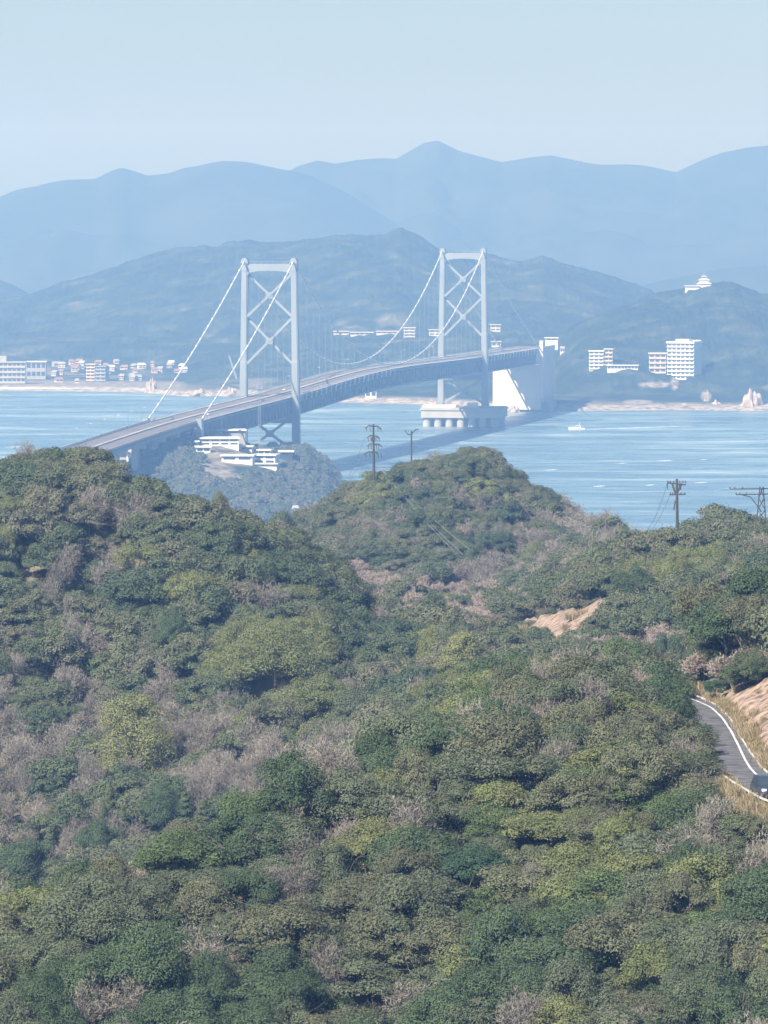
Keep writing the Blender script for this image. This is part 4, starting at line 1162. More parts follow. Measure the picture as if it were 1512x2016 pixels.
# ================================================================== TREES
def quads(c, nrm, t, w, l):
    """centres, normals, tangent -> quad verts/faces"""
    b = np.cross(nrm, t); b /= np.linalg.norm(b, axis=1)[:, None] + 1e-9
    t = np.cross(b, nrm)
    w = w[:, None] / 2; l = l[:, None] / 2
    v = np.stack([c - b * w * .55 - t * l, c + b * w * .55 - t * l, c + b * w + t * l * .3, c + t * l], 1)
    v = np.stack([c - t * l, c + b * w, c + t * l, c - b * w], 1)
    return v.reshape(-1, 3)
def rdir(g, n):
    v = g.normal(size=(n, 3)); return v / np.linalg.norm(v, axis=1)[:, None]
def crown(seed, Rr, H, nl, nleaf, lw, shape='round', lobe=(.26, .42), low=.22):
    g = np.random.default_rng(seed)
    z0 = H * low
    if shape == 'cone':
        t = g.random(nl) ** .8; ang = g.random(nl) * 6.283; rad = Rr * (1 - t) * (.55 + .4 * g.random(nl))
        C = np.stack([np.cos(ang) * rad, np.sin(ang) * rad, z0 * .5 + t * (H * .93 - z0 * .5)], -1); LR = Rr * (.16 + .26 * (1 - t)) * (.8 + .4 * g.random(nl))
        n = nleaf // nl
    else:
        dd = rdir(g, nl); dd[:, 2] = np.abs(dd[:, 2]) * 1.15 - .25
        sq = .55 + .38 * g.random(nl)
        asym = g.uniform(.8, 1.2, 2)
        C = np.stack([dd[:, 0] * Rr * sq * asym[0], dd[:, 1] * Rr * sq * asym[1], z0 + (H - z0) * .42 + dd[:, 2] * (H - z0) * .46 * (sq + .2)], -1)
        LR = Rr * g.uniform(*lobe, nl); n = nleaf // nl
    d = rdir(g, nl * n); d[:, 2] = np.where(d[:, 2] < -.2, -d[:, 2], d[:, 2])
    cc = np.repeat(C, n, 0); lr = np.repeat(LR, n)
    p = cc + d * (lr * (.55 + .5 * g.random(nl * n) ** .6))[:, None] * np.array([1, 1, .8])
    # ragged outer sprigs
    k = g.random(nl * n) < .06; p[k] += d[k] * (lr[k] * g.random(k.sum()) * .55)[:, None]
    nr = d * 1.0 + rdir(g, nl * n) * .6 + np.array([0, 0, .35]); nr /= np.linalg.norm(nr, axis=1)[:, None]
    tt = rdir(g, nl * n); l = lw * g.uniform(.8, 1.7, nl * n); w = lw * g.uniform(.45, .9, nl * n)
    v = quads(p, nr, tt, w, l)
    f = np.arange(len(v)).reshape(-1, 4)
    tint = np.repeat(np.clip(np.repeat(g.uniform(.2, .8, nl), n) + g.normal(0, .22, nl * n), 0, 1), 4)
    return v, f, tint
def limbs(seed, Rr, H, depth, nb, r0, spread=.6, tw=None):
    """branching skeleton as 4-sided tapered tubes; tw: twig ribbons"""
    g = random.Random(seed); V = []; Fc = []
    tips = []
    def tube(a, b, ra, rb):
        t = (b - a).normalized(); u = Vector((0, 0, 1)) if abs(t.z) < .9 else Vector((1, 0, 0)); s = t.cross(u).normalized(); q = s.cross(t)
        base = len(V)
        for p, rr in ((a, ra), (b, rb)):
            for k in range(3):
                an = 2.094 * k; V.append(p + s * math.cos(an) * rr + q * math.sin(an) * rr)
        for k in range(3): Fc.append((base + k, base + (k + 1) % 3, base + 3 + (k + 1) % 3, base + 3 + k))
    def grow(p, d, L, rad, lev):
        segs = 2 if lev else 3
        for i in range(segs):
            d2 = (d + Vector((g.uniform(-.18, .18), g.uniform(-.18, .18), g.uniform(-.02, .16)))).normalized()
            q = p + d2 * L / segs; tube(p, q, rad, rad * .78); p = q; d = d2; rad *= .78
            if lev < depth and i >= (1 if lev == 0 else 0):
                for _ in range(nb[lev]):
                    a = g.uniform(0, 6.283); e = g.uniform(.5, 1.0) * spread
                    s = d.orthogonal().normalized(); s = Matrix.Rotation(a, 3, d) @ s
                    nd = (d * (1 - e * .6) + s * e).normalized()
                    grow(p, nd, L * g.uniform(.45, .72), rad * .62, lev + 1)
        tips.append((p, d))
    grow(Vector((0, 0, -.4)), Vector((g.uniform(-.1, .1), g.uniform(-.1, .1), 1)).normalized(), H * .62, r0, 0)
    return V, Fc, tips
def trunk_mesh(seed, H, Rr):
    V, Fc, _ = limbs(seed, Rr, H, 2, [2, 2, 1], .16, .8)
    return mesh_np('trunk', [tuple(v) for v in V], Fc, [M_bark])
def bare(seed, Rr, H, width=.035, twigs=2.2, mat=None, dens=14):
    V, Fc, tips = limbs(seed, Rr, H, 3, [4, 3, 2, 1], .13, .75)
    g = np.random.default_rng(seed)
    V = np.array([tuple(v) for v in V]); nF = len(Fc)
    # scale skeleton to the crown size
    m = np.abs(V[:, :2]).max(); V[:, :2] *= Rr / m; zz = V[:, 2].max(); V[:, 2] *= H * .93 / zz
    T = np.array([tuple(p) for p, _ in tips]); T[:, :2] *= Rr / m; T[:, 2] *= H * .93 / zz
    Dd = np.array([tuple(d) for _, d in tips])
    k = max(2, int(dens * 100 / len(T)) + 1)
    a = np.repeat(T, k, 0); d = np.repeat(Dd, k, 0) + rdir(g, len(T) * k) * 1.1 + np.array([0, 0, .3]); d /= np.linalg.norm(d, axis=1)[:, None]
    a = a + rdir(g, len(a)) * .16 * Rr
    L = g.uniform(.35, 1.0, len(a)) * Rr * .17
    s = rdir(g, len(a)); b = np.cross(d, s); b /= np.linalg.norm(b, axis=1)[:, None]; b *= width / 2
    e = a + d * L[:, None]
    tv = np.stack([a - b, a + b, e + b * .4, e - b * .4], 1).reshape(-1, 3)
    tf = np.arange(len(tv)).reshape(-1, 4)
    return (V, np.array(Fc)), (tv, tf, np.repeat(g.random(len(a)), 4))

EV = []   # evergreen prototypes for single trees: (crown mesh, trunk mesh, R, H)
for i in range(7):
    Rr = 2.7; H = 5.2 + .3 * (i % 3)
    v, f, t = crown(100 + i, Rr, H, 28 + i * 2, 18000, .122, lobe=(.22, .42))
    EV.append((mesh_np('crown', v, f, [M_leaf], attrs={'tint': t}), trunk_mesh(50 + i, H, Rr), Rr, H))
BA = []
for i in range(5):
    Rr = 2.3; H = 5.2
    (bv, bf), (tv, tf, tt) = bare(200 + i, Rr, H, .034, dens=36)
    BA.append((mesh_np('crown', tv, tf, [M_twig], attrs={'tint': tt}), mesh_np('trunk', bv, bf, [M_limb], attrs={'tint': np.full(len(bv), .75)}), Rr, H))
DR = []
for i in range(3):
    Rr = 1.7; H = 2.9
    (bv, bf), (tv, tf, tt) = bare(300 + i, Rr, H, .035, dens=50)
    DR.append((mesh_np('crown', tv, tf, [M_dry], attrs={'tint': tt}), mesh_np('trunk', bv, bf, [M_dry], attrs={'tint': np.full(len(bv), .6)}), Rr, H))
CO = []
for i in range(3):
    v, f, t = crown(400 + i, 1.9, 7.5, 70, 9500, .15, 'cone')
    CO.append((mesh_np('crown', v, f, [M_conifer], attrs={'tint': t}), trunk_mesh(70 + i, 6.5, .8), 1.9, 7.5))
M_list = {'yellow': M_leafy, 'olive': M_olive}

def join_proto(name, parts):
    """parts: (verts, faces, tint, material) -> one unlinked object for the woods"""
    V = []; Fs = []; T = []; M = []; mats = []
    n = 0
    for v, f, t, m in parts:
        V.append(np.asarray(v)); Fs.append(np.asarray(f) + n); T.append(t); M.append(np.full(len(f), len(mats))); mats.append(m); n += len(v)
    return bpy.data.objects.new(name, mesh_np(name, np.concatenate(V), np.concatenate(Fs), mats, attrs={'tint': np.concatenate(T)}, midx=np.concatenate(M)))
def pcoll(name, objs):
    c = bpy.data.collections.new(name)
    for o in objs: c.objects.link(o)
    return c
ev2 = []
for i in range(6):
    v, f, t = crown(500 + i, 2.9, 5.6, 26 + i, 8000, .20, lobe=(.22, .42))
    ev2.append(join_proto('wood_tree_%d' % i, [(v, f, t, M_leaf)]))
C_EV = pcoll('evergreen_wood_trees', ev2)
ba2 = []
for i in range(4):
    (bv, bf), (tv, tf, tt) = bare(600 + i, 2.5, 5.2, .06, dens=24)
    ba2.append(join_proto('wood_bare_%d' % i, [(bv, bf, np.full(len(bv), .7), M_limb), (tv, tf, tt, M_twig)]))
C_BA = pcoll('bare_wood_trees', ba2)
dr2 = []
for i in range(3):
    (bv, bf), (tv, tf, tt) = bare(700 + i, 2.1, 2.6, .065, dens=36)
    dr2.append(join_proto('wood_brush_%d' % i, [(bv, bf, np.full(len(bv), .6), M_dry), (tv, tf, tt, M_dry)]))
C_DR = pcoll('dry_brush_plants', dr2)
ol2 = []
for i in range(3):
    v, f, t = crown(800 + i, 2.9, 5.4, 24, 6000, .235, lobe=(.22, .42))
    ol2.append(join_proto('wood_olive_%d' % i, [(v, f, t, M_olive)]))
C_OL = pcoll('olive_wood_trees', ol2)
far2 = []
for i in range(4):
    v, f, t = crown(900 + i, 4.2, 6.5, 16, 1100, .9)
    far2.append(join_proto('far_tree_%d' % i, [(v, f, t, M_farleaf)]))
C_FAR = pcoll('headland_trees', far2)
gt = []
for i in range(3):
    g = np.random.default_rng(40 + i); n = 160
    a = np.stack([g.normal(0, .28, n), g.normal(0, .28, n), np.zeros(n)], -1); d = rdir(g, n) * .5 + np.array([0, 0, 1.0]); d /= np.linalg.norm(d, axis=1)[:, None]
    s = rdir(g, n); b = np.cross(d, s); b /= np.linalg.norm(b, axis=1)[:, None]; b *= .03; e = a + d * g.uniform(.35, .9, n)[:, None]
    tv = np.stack([a - b, a + b, e + b * .3, e - b * .3], 1).reshape(-1, 3)
    gt.append(join_proto('grass_tuft_%d' % i, [(tv, np.arange(len(tv)).reshape(-1, 4), np.repeat(g.random(n), 4), M_grass)]))
C_GR = pcoll('dry_grass_tufts', gt)

def scatter(name, coll, pts, scl, kind='stuff'):
    """one object that places the plants of coll at pts"""
    g = np.random.default_rng(len(name)); n = len(pts)
    me = bpy.data.meshes.new(name); me.vertices.add(n); me.vertices.foreach_set('co', np.asarray(pts, dtype=np.float32).ravel())
    a = me.attributes.new('sc', 'FLOAT', 'POINT'); a.data.foreach_set('value', np.asarray(scl, dtype=np.float32))
    a = me.attributes.new('ro', 'FLOAT', 'POINT'); a.data.foreach_set('value', g.uniform(0, 6.28, n).astype(np.float32))
    a = me.attributes.new('vi', 'INT', 'POINT'); a.data.foreach_set('value', g.integers(0, len(coll.objects), n).astype(np.int32))
    me.update()
    o = link(name, me)
    ng = bpy.data.node_groups.new(name, 'GeometryNodeTree')
    ng.interface.new_socket('Geometry', in_out='INPUT', socket_type='NodeSocketGeometry')
    ng.interface.new_socket('Geometry', in_out='OUTPUT', socket_type='NodeSocketGeometry')
    gi = ng.nodes.new('NodeGroupInput'); go = ng.nodes.new('NodeGroupOutput')
    m2p = ng.nodes.new('GeometryNodeMeshToPoints')
    ci = ng.nodes.new('GeometryNodeCollectionInfo'); ci.inputs['Collection'].default_value = coll
    ci.inputs['Separate Children'].default_value = True; ci.inputs['Reset Children'].default_value = True
    ip = ng.nodes.new('GeometryNodeInstanceOnPoints'); ip.inputs['Pick Instance'].default_value = True
    def na(nm, ty):
        q = ng.nodes.new('GeometryNodeInputNamedAttribute'); q.data_type = ty; q.inputs['Name'].default_value = nm; return q.outputs['Attribute']
    cx = ng.nodes.new('ShaderNodeCombineXYZ')
    L = ng.links.new
    L(gi.outputs[0], m2p.inputs[0]); L(m2p.outputs[0], ip.inputs['Points']); L(ci.outputs[0], ip.inputs['Instance'])
    L(na('vi', 'INT'), ip.inputs['Instance Index']); L(na('ro', 'FLOAT'), cx.inputs[2]); L(cx.outputs[0], ip.inputs['Rotation'])
    L(na('sc', 'FLOAT'), ip.inputs['Scale']); L(ip.outputs[0], go.inputs[0])
    md = o.modifiers.new('scatter', 'NODES'); md.node_group = ng
    return tag(o, kind=kind)

# ---- which kind of plant grows where (pixel regions of the tree tops)
ZONES = [  # cx, cy, rx, ry, kind, chance
 (60, 1375, 165, 100, 'bare', .78), (60, 1520, 200, 120, 'bare', .84), (390, 1385, 130, 55, 'bare', .8), (370, 1480, 170, 60, 'bare', .84), (540, 1490, 130, 60, 'bare', .8), (660, 1455, 70, 28, 'bare', .7),
 (130, 1110, 75, 45, 'bare', .75), (190, 1240, 60, 40, 'bare', .35), (500, 1160, 60, 30, 'bare', .5), (640, 1310, 60, 40, 'bare', .7), (720, 1120, 60, 30, 'dry', .8), (590, 1050, 40, 22, 'dry', .6),
 (860, 1158, 175, 52, 'dry', .97), (940, 1205, 90, 34, 'dry', .9), (960, 1110, 100, 30, 'bare', .5), (1090, 1060, 130, 60, 'bare', .75), (1150, 990, 100, 45, 'bare', .8), (1250, 1030, 60, 30, 'bare', .8), (900, 1000, 70, 30, 'bare', .35), (780, 1030, 50, 40, 'bare', .3),
 (1290, 1275, 150, 75, 'dry', .9), (1130, 1255, 90, 22, 'dry', .7), (1110, 1320, 65, 34, 'bare', .85), (1160, 1440, 60, 34, 'bare', .5), (1380, 1330, 70, 30, 'bare', .7), (1350, 1470, 40, 50, 'bare', .6),
 (340, 1680, 110, 34, 'dry', .9), (90, 1760, 60, 40, 'bare', .7), (360, 1800, 70, 40, 'bare', .5), (560, 1690, 60, 30, 'bare', .6), (1000, 1690, 45, 35, 'bare', .7), (1140, 1765, 60, 30, 'bare', .7), (880, 1880, 50, 22, 'dry', .7),
 (1380, 1610, 60, 28, 'bare', .8), (200, 1940, 90, 34, 'bare', .5), (1200, 1960, 110, 30, 'bare', .4), (430, 1590, 50, 30, 'bare', .4), (640, 1600, 40, 30, 'bare', .4), (500, 990, 40, 15, 'bare', .4), (220, 960, 60, 20, 'bare', .45), (260, 1000, 70, 24, 'bare', .35),
 (540, 1260, 120, 50, 'olive', .8), (620, 1380, 80, 50, 'olive', .6), (900, 1275, 60, 45, 'olive', .6), (30, 1010, 60, 40, 'olive', .4), (1150, 1660, 70, 50, 'olive', .8), (1230, 1640, 60, 40, 'olive', .5), (800, 1560, 90, 60, 'olive', .3), (720, 960, 80, 30, 'olive', .5), (1350, 1100, 120, 50, 'olive', .35), (1440, 1700, 70, 60, 'olive', .35),
 (100, 1640, 60, 60, 'cone', .5), (330, 1590, 60, 50, 'cone', .6), (400, 1570, 60, 40, 'cone', .5), (240, 1600, 50, 50, 'cone', .4),
]
SPECIAL = [  # px, py top, radius px, distance, kind, label
 (262, 1340, 98, 705, 'yellow', 'bright yellow green dome shaped tree among bare trees on the left', 'evergreen_tree'),
 (905, 1232, 62, 716, 'yellow', 'yellowish rounded tree just left of the orange earth cut', 'evergreen_tree'),
 (540, 1215, 112, 728, 'olive', 'broad olive green tree in the centre left above the bare trees', 'evergreen_tree'),
 (612, 1318, 80, 706, 'olive', 'olive green tree right of the bare grey trees above the near ridge', 'evergreen_tree'),
 (1062, 1548, 72, 399, 'cone_green', 'tall dark green pointed tree in the middle of the near slope', 'conifer_tree'),
 (1150, 1590, 85, 392, 'olive', 'sunlit yellow green tree right of the tall pointed tree', 'evergreen_tree'),
 (433, 968, 28, 790, 'leaf', 'upright green tree standing out on the skyline of the left hill', 'evergreen_tree'),
 (1404, 1336, 20, 462, 'dark', 'tiny dark bush at the top of the roadside bank', 'evergreen_tree'),
 (935, 1660, 90, 390, 'dark', 'large dark shaded tree left of the pale dead tree', 'evergreen_tree'),
 (1035, 1690, 45, 384, 'bare', 'pale dead tree with thin trunk between dark tree and yellow green tree', 'bare_tree'),
 (560, 1006, 45, 1190, 'leaf', 'rounded tree in the dip between the left and central hills', 'evergreen_tree'),
]
def slope_y(px, d):
    pass
cand = []
g = np.random.default_rng(11)
bands = [(362, 480, 3.25), (480, 880, 4.15), (880, 1600, 4.8)]
for y0, y1, st in bands:
    ys_ = np.arange(y0, y1, st * .86)
    for j, yy in enumerate(ys_):
        hwid = yy * .078
        xs_ = np.arange(-hwid, hwid, st) + (st / 2 if j % 2 else 0)
        for xx in xs_: cand.append((xx + g.normal(0, st * .2), yy + g.normal(0, st * .2)))
cand = np.array(cand)
cx_, cy_ = cand[:, 0], cand[:, 1]
gz = near.at(cx_, cy_)
H0 = np.interp(cy_, [300, 460, 520], [5.3, 5.3, 6.0])
soil_at = lambda X, Y: None
s_ = near.z; near.z = near.soil; sl = near.at(cx_, cy_); near.z = s_
rd, rs = road_dist(cx_, cy_)
tpx, tpy = px_of(cx_, cy_, gz + H0)
# hidden test against the canopy
can = near.z + np.where(near.YY < 470, 4.6, 5.2) * (1 - near.soil) * np.clip(RD / 2, 0, 1)
s_ = near.z; near.z = can
ts = np.linspace(.12, .985, 110)
Xs = cx_[:, None] * ts; Ys = cy_[:, None] * ts
Zs = HC + (gz + H0 - HC)[:, None] * ts
cz = np.where(Ys > near.ys[0], near.at(Xs, np.maximum(Ys, near.ys[0])), -99)
clear = (Zs - cz).min(1)
near.z = s_
keep = (clear > np.where((tpx > 1200) & (cy_ < 640), -10.0, -5.0)) & (sl < .35) & (rd > 1.3) & (gz > 20)
# nothing may stand in front of the road: line of sight to the road surface
BX = [1368, 1380, 1404, 1423, 1437, 1450, 1458, 1508, 1570, 1700]; BY = [1384, 1390, 1408, 1448, 1490, 1536, 1556, 1592, 1625, 1700]
hmul = np.clip(g.normal(1.0, .15, len(cand)) + fbm(cx_ / 8, cy_ / 8, 2) * .32, .68, 1.4)
ypl = YH + (HC - ZR) * F / cy_
infront = (tpx > 1250) & (cy_ < 504) & (ypl > np.interp(tpx, BX, BY) - 6) & ~((rs > 0) & (tpx > 1500) & (cy_ > 430))
for it in range(16):
    sc_r = np.minimum(1, hmul / .8); rp_ = 3.0 * sc_r * F / cy_; hp_ = H0 * hmul * .55 * F / cy_
    _, ty = px_of(cx_, cy_, gz + H0 * hmul * 1.05)
    bad = np.zeros(len(cand), bool)
    for q in np.linspace(-1, 1, 13):
        x_ = tpx + q * rp_; top_ = ty + hp_ * (1 - np.sqrt(max(0, 1 - q * q)))
        bad |= (x_ > 1370) & (x_ < 1700) & (top_ < np.interp(x_, BX, BY) - 2)
    hmul = np.where(bad & infront, hmul * .85, hmul)
for it in range(8):
    _, ty = px_of(cx_, cy_, gz + H0 * hmul)
    inz = np.zeros(len(cand), bool)
    for (a, b, rx, ry, dq) in CUTS: inz |= (np.abs(tpx - a) < rx * 1.05) & (cy_ < dq - 2) & (cy_ > dq - 110) & (ty < b + ry * .5)
    for (a, b, rx, ry) in SOIL_ZONES: inz |= ((tpx - a) / (rx * .95)) ** 2 + ((ty - b) / (ry * .95)) ** 2 < 1
    hmul = np.where(inz & (cy_ < 760) & (hmul > .22), hmul * .8, hmul)
keep &= hmul > .10
bankz = (rs > 0) & (rd < 4.8) & (cy_ < 498) & (tpx > 1392)
keep &= ~bankz
kind = np.array(['leaf'] * len(cand), dtype=object)
for (a, b, rx, ry, kd, ch) in ZONES:
    q = ((tpx - a) / rx) ** 2 + ((tpy - b) / ry) ** 2
    kind = np.where((q < 1.5) & (g.random(len(cand)) < ch * np.clip(1.55 - q, 0, .92)), kd, kind)
rnd = g.random(len(cand))
kind = np.where((kind == 'leaf') & (rnd < .07), 'bare', kind)
kind = np.where((kind == 'leaf') & (rnd > .955), 'olive', kind)

def zone_label(px, py, d):
    if d < 500:
        if px > 1330 and py < 1640: return 'beside the mountain road'
        if py > 1880:
            return 'at the bottom edge, ' + ('left corner' if px < 300 else 'left of centre' if px < 650 else 'centre' if px < 950 else 'right of centre' if px < 1250 else 'right corner')
        if py < 1560:
            return 'on the near ridge above the tall pointed tree' if px > 900 else 'on the near ridge left of the tall pointed tree'
        if px < 300: return 'on the lower left edge of the near slope'
        if px < 620: return 'on the near slope below the pointed conifers'
        if px < 900: return 'on the near slope left of the large shaded tree'
        if px < 1250: return 'on the near slope around the tall pointed tree'
        return 'on the near slope below the mountain road'
    if d < 850 and py > 1230:
        if px < 240: return 'in the hollow left of the yellow green dome tree'
        if px < 480: return 'in the hollow around the yellow green dome tree'
        if px < 760: return 'in the hollow right of the yellow green dome tree'
        return 'behind the near ridge below the orange earth cut' if px < 1250 else 'on the slope above the mountain road'
    return 'on the left hill' if px < 700 else 'on the central hill' if d > 1150 else 'on the right hill'
LEAFC = [('dark green', (0.058, 0.08, 0.05)), ('grey green', (0.088, 0.10, 0.072)), ('olive grey', (0.100, 0.102, 0.072)), ('mid green', (0.075, 0.10, 0.052))]
EVC = []
for cn, cc in LEAFC:
    mm_ = foliage_mat(cn.replace(' ', '_') + '_leaves', [(0.0, tuple(q * w_ for q, w_ in zip(cc, (1.32, 1.34, 1.16)))), (1.0, tuple(q * w_ for q, w_ in zip(cc, (1.74, 1.76, 1.48))))])
    row = []
    for e in EV:
        c = e[0].copy(); c.materials[0] = mm_; row.append((c, e[1], e[2], e[3]))
    EVC.append(row)
def put(kindname, proto, X, Y, Zg, s, sz, label, cat, grp, mat=None, rz=None):
    r = bpy.data.objects.new(kindname, None); COL.objects.link(r)
    r.location = (X, Y, Zg); r.scale = (s, s, sz); r.rotation_euler = (0, 0, random.uniform(0, 6.28))
    cm, tm = proto[0], proto[1]
    if mat:
        cm = cm.copy(); cm.materials[0] = mat
    link('trunk', tm, r); link('crown', cm, r)
    return tag(r, label, cat, grp)
M_darkleaf = foliage_mat('dark_leaves', [(0.0, (0.064, 0.107, 0.064)), (1.0, (0.076, 0.120, 0.070))])
M_greencone = foliage_mat('green_needles', [(0.0, (0.108, 0.172, 0.071)), (1.0, (0.122, 0.187, 0.079))])
for i, (px, py, rp, d, kd, lab, nm) in enumerate(SPECIAL):
    d *= K; X = (px - 756) / F * d; Zg = ground(X, d); top = Z(py, d); R_ = rp * d / F; Ht = max(top - Zg, R_ * 1.15)
    Zg = top - Ht
    if kd in ('yellow', 'olive', 'dark') and R_ > 3.5:
        v, f, t = crown(1300 + i, R_, Ht, 110, 40000, .19, lobe=(.2, .33), low=-.15)
        pr = (mesh_np('crown', v, f, [M_leaf], attrs={'tint': t}), trunk_mesh(90 + i, Ht, R_), R_, Ht)
    else: pr = {'cone_green': CO[0], 'bare': BA[1]}.get(kd, EV[i % 7])
    mt = {'yellow': M_leafy, 'olive': M_olive, 'dark': M_darkleaf, 'cone_green': M_greencone}.get(kd)
    put(nm, pr, X, d, Zg, R_ / pr[2], Ht / pr[3], lab, 'bare tree' if kd == 'bare' else 'tree', None, mt)
    keep &= np.hypot(cx_ - X, (cy_ - d) * .9) > R_ * .8
    # nothing tall directly in front
    fr = (np.abs(tpx - px) < rp * .8) & (cy_ < d) & (cy_ > d - 60)
    _, ty = px_of(cx_, cy_, gz + H0 * hmul)
    bad = fr & (ty < py + rp * 1.3)
    hmul = np.where(bad, hmul * .75, hmul)

# ---- the nearest visible ones are single trees, the rest of the wood is one mass per kind
vis = keep & (clear > -.6) & (tpx > -40) & (tpx < 1552) & (tpy < 2040)
size = hmul / cy_
used = np.zeros(len(cand), bool)
spec = {'leaf': (296 - 7, 'evergreen_tree', EV, 'evergreen tree'), 'bare': (280, 'bare_tree', BA, 'bare tree'), 'dry': (150, 'dry_shrub', DR, 'shrub'), 'cone': (60, 'conifer_tree', CO, 'conifer'), 'olive': (110, 'olive_green_tree', EV, 'tree')}
desc = {'leaf': 'dense dark green evergreen tree', 'bare': 'leafless grey brown tree', 'dry': 'dry pinkish bare shrub', 'cone': 'narrow pointed conifer', 'olive': 'rounded yellowish green tree'}
OLM = []
for e in EV:
    c = e[0].copy(); c.materials[0] = M_olive; OLM.append((c, e[1], e[2], e[3]))
for kd, (nmax, nm, protos, cat) in spec.items():
    idx = np.nonzero(vis & (kind == kd))[0]
    idx = idx[np.argsort(-size[idx])][:nmax]
    if kd == 'olive': protos = OLM
    for i in idx:
        used[i] = True
        pr = protos[int(g.integers(len(protos)))]; dsc = desc[kd]
        if kd == 'leaf':
            ci_ = int(np.clip(1.6 + fbm(np.array([cx_[i] / 14]), np.array([cy_[i] / 14]), 2)[0] * 3.0 + g.normal(0, .8), 0, 3.99)); pr = EVC[ci_][int(g.integers(7))]; dsc = 'dense ' + LEAFC[ci_][0] + ' evergreen tree'
        s = (2.75 if cy_[i] < 480 * 1 else 3.15) / 2.7 * g.uniform(.75, 1.3) * (1 if kd != 'cone' else .8)
        if kd in ('bare', 'dry'): s *= 1.0
        if hmul[i] < .8: s *= max(.45, hmul[i] / .8)
        zn = zone_label(tpx[i], tpy[i], cy_[i])
        hh_ = H0[i] * hmul[i] / pr[3] * (1.12 if kd == 'cone' else 1) * (0.62 if kd == 'dry' else 1)
        if kd == 'dry': hh_ = 3.0 / pr[3] * hmul[i]; 
        zb = gz[i] + (1.2 if kd == 'dry' else 0)
        big = ('tall ' if hmul[i] > 1.08 else 'low ' if hmul[i] < .9 else '')
        put(nm, pr, cx_[i], cy_[i], zb, s, hh_, big + dsc + ' ' + zn, cat, big + dsc + 's ' + zn)
rest = keep & ~used
for kd, coll, nm, ph, pr_ in (('leaf', C_EV, 'evergreen_woodland', 5.6, 2.9), ('bare', C_BA, 'bare_woodland', 5.2, 2.5), ('dry', C_DR, 'dry_brushwood', 2.6, 2.1), ('olive', C_OL, 'olive_green_woodland', 5.4, 2.9), ('cone', C_EV, 'conifer_woodland', 5.6, 2.9)):
    idx = np.nonzero(rest & (kind == kd))[0]
    if not len(idx): continue
    zb = gz[idx] + (1.8 if kd == 'dry' else 0)
    sc_ = H0[idx] * hmul[idx] / ph if kd != 'dry' else 1.1 * hmul[idx]
    scatter(nm, coll, np.stack([cx_[idx], cy_[idx], zb], -1), sc_)
# understorey so that no bare floor shows between the stems
us = keep & (g.random(len(cand)) < .8)
idx = np.nonzero(us)[0]
idx = np.concatenate([idx, idx[cy_[idx] < 480], idx[cy_[idx] < 480]])
scatter('undergrowth', C_EV, np.stack([cx_[idx] + g.normal(0, 1.1, len(idx)), cy_[idx] + g.normal(0, 1.1, len(idx)), gz[idx] - .5], -1), g.uniform(.38, .6, len(idx)) * np.clip(hmul[idx], .1, 1))
fx = g.uniform(1376, 1560, 150); fd_ = g.uniform(488, 520, 150); fX = (fx - 756) / F * fd_
fr_, _ = road_dist(fX, fd_); ok_ = fr_ > 1.6
scatter('bank_top_scrub', C_EV, np.stack([fX, fd_, near.at(fX, fd_) - .3], -1)[ok_], g.uniform(.3, .52, 150)[ok_])
fx = g.uniform(1352, 1412, 70); fd_ = g.uniform(504, 528, 70); fX = (fx - 756) / F * fd_
fr_, _ = road_dist(fX, fd_); ok_ = fr_ > 1.0
scatter('road_bend_scrub', C_EV, np.stack([fX, fd_, near.at(fX, fd_) - .3], -1)[ok_], g.uniform(.32, .55, 70)[ok_])
fx = g.uniform(1280, 1540, 110); fd_ = g.uniform(494, 530, 110); fX = (fx - 756) / F * fd_
fr_, _ = road_dist(fX, fd_); ok_ = fr_ > 1.6
scatter('bank_top_dry_brush', C_DR, np.stack([fX, fd_, near.at(fX, fd_)], -1)[ok_], g.uniform(.6, 1.0, 110)[ok_])
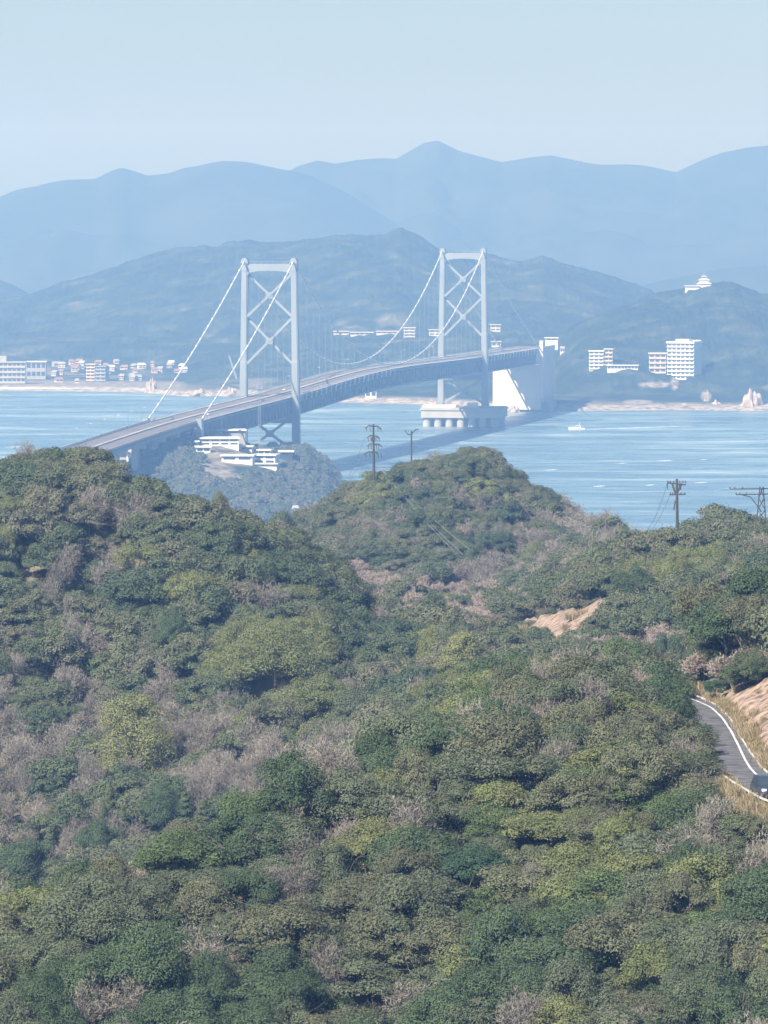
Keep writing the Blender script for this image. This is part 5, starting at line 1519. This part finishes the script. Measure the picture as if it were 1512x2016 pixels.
# dry grass on the road bank and on the earth cut
gp_ = []
def outn(A, B, k):
    t = A[min(k + 1, 59)] - A[max(k - 1, 0)]; t = t / np.linalg.norm(t); n = np.array([t[1], -t[0]])
    return n if road_dist(np.array([A[k][0] + n[0] * .3]), np.array([A[k][1] + n[1] * .3]))[0][0] > 0 else -n
for k in range(60):
    n_ = outn(eR, eL, k)
    for _ in range(4):
        r_ = .25 + abs(g.normal(0, .25)) if g.random() < .85 else g.uniform(.3, 5)
        q = eR[k] + n_ * r_ + g.normal(0, .25, 2)
        gp_.append(q)
for k in range(10, 60):
    n_ = outn(eL, eR, k)
    for _ in range(8): gp_.append(eL[k] + n_ * g.uniform(.25, 1.2) + g.normal(0, .1, 2))
gp_ = np.array(gp_); q_, _ = road_dist(gp_[:, 0], gp_[:, 1]); gp_ = gp_[q_ > .2]
gzz = near.at(gp_[:, 0], gp_[:, 1])
scatter('roadside_dry_grass', C_GR, np.stack([gp_[:, 0], gp_[:, 1], gzz - .02], -1), g.uniform(.4, 1.0, len(gp_)))
cut = np.argwhere((near.soil > .25) & (near.YY > 560))
cut = cut[g.random(len(cut)) < min(1, 35 / max(1, len(cut)))]
cp_ = np.stack([near.XX[cut[:, 0], cut[:, 1]], near.YY[cut[:, 0], cut[:, 1]], near.z[cut[:, 0], cut[:, 1]]], -1); cp_[:, :2] += g.normal(0, .5, (len(cp_), 2))
scatter('earth_cut_dry_grass', C_GR, cp_, g.uniform(.8, 1.7, len(cp_)))
# wood on the headland
hc = []
for yy in np.arange(2980 * K, 4240 * K, 5.5):
    for xx in np.arange(-260, -10, 6.0): hc.append((xx + g.normal(0, 1.4), yy + g.normal(0, 1.4)))
hc = np.array(hc); hz_ = head.at(hc[:, 0], hc[:, 1])
hpx, hpy = px_of(hc[:, 0], hc[:, 1], hz_)
s_ = head.z; head.z = head.soil * .8; hs = head.at(hc[:, 0], hc[:, 1]); head.z = s_
ok = (hz_ > 1.5) & (hs < .35) & (hpx > 110) & (hpx < 720)
# keep the terraces, mast and viaduct free
ok &= ~((((hpx - 468) / 100) ** 2 + ((hpy - 898) / 46) ** 2 < 1) & (g.random(len(hc)) < .74))
for (bx_, bd_, bw_, dep_) in HBX:
    X_ = (bx_ - 756) / F * bd_
    ok &= ~((np.abs(hc[:, 0] - X_) < bw_ + 1.5) & (hc[:, 1] > bd_ - 34) & (hc[:, 1] < bd_ + dep_ + 3))
rel = hc - np.array([BO.x, BO.y]); along = rel @ np.array([ax.x, ax.y]); across = rel @ np.array([right_v.x, right_v.y])
ok &= ~((np.abs(across) < 24) & (np.abs(along) < 12))
ok &= ~((np.abs(across) < 19) & (hz_ + 7 > np.interp(along, _ss, _zz) - 4))
p_ = np.stack([hc[ok, 0], hc[ok, 1], hz_[ok] - 2.2], -1)
scatter('headland_woodland', C_FAR, p_, g.uniform(.6, 1.05, ok.sum()))
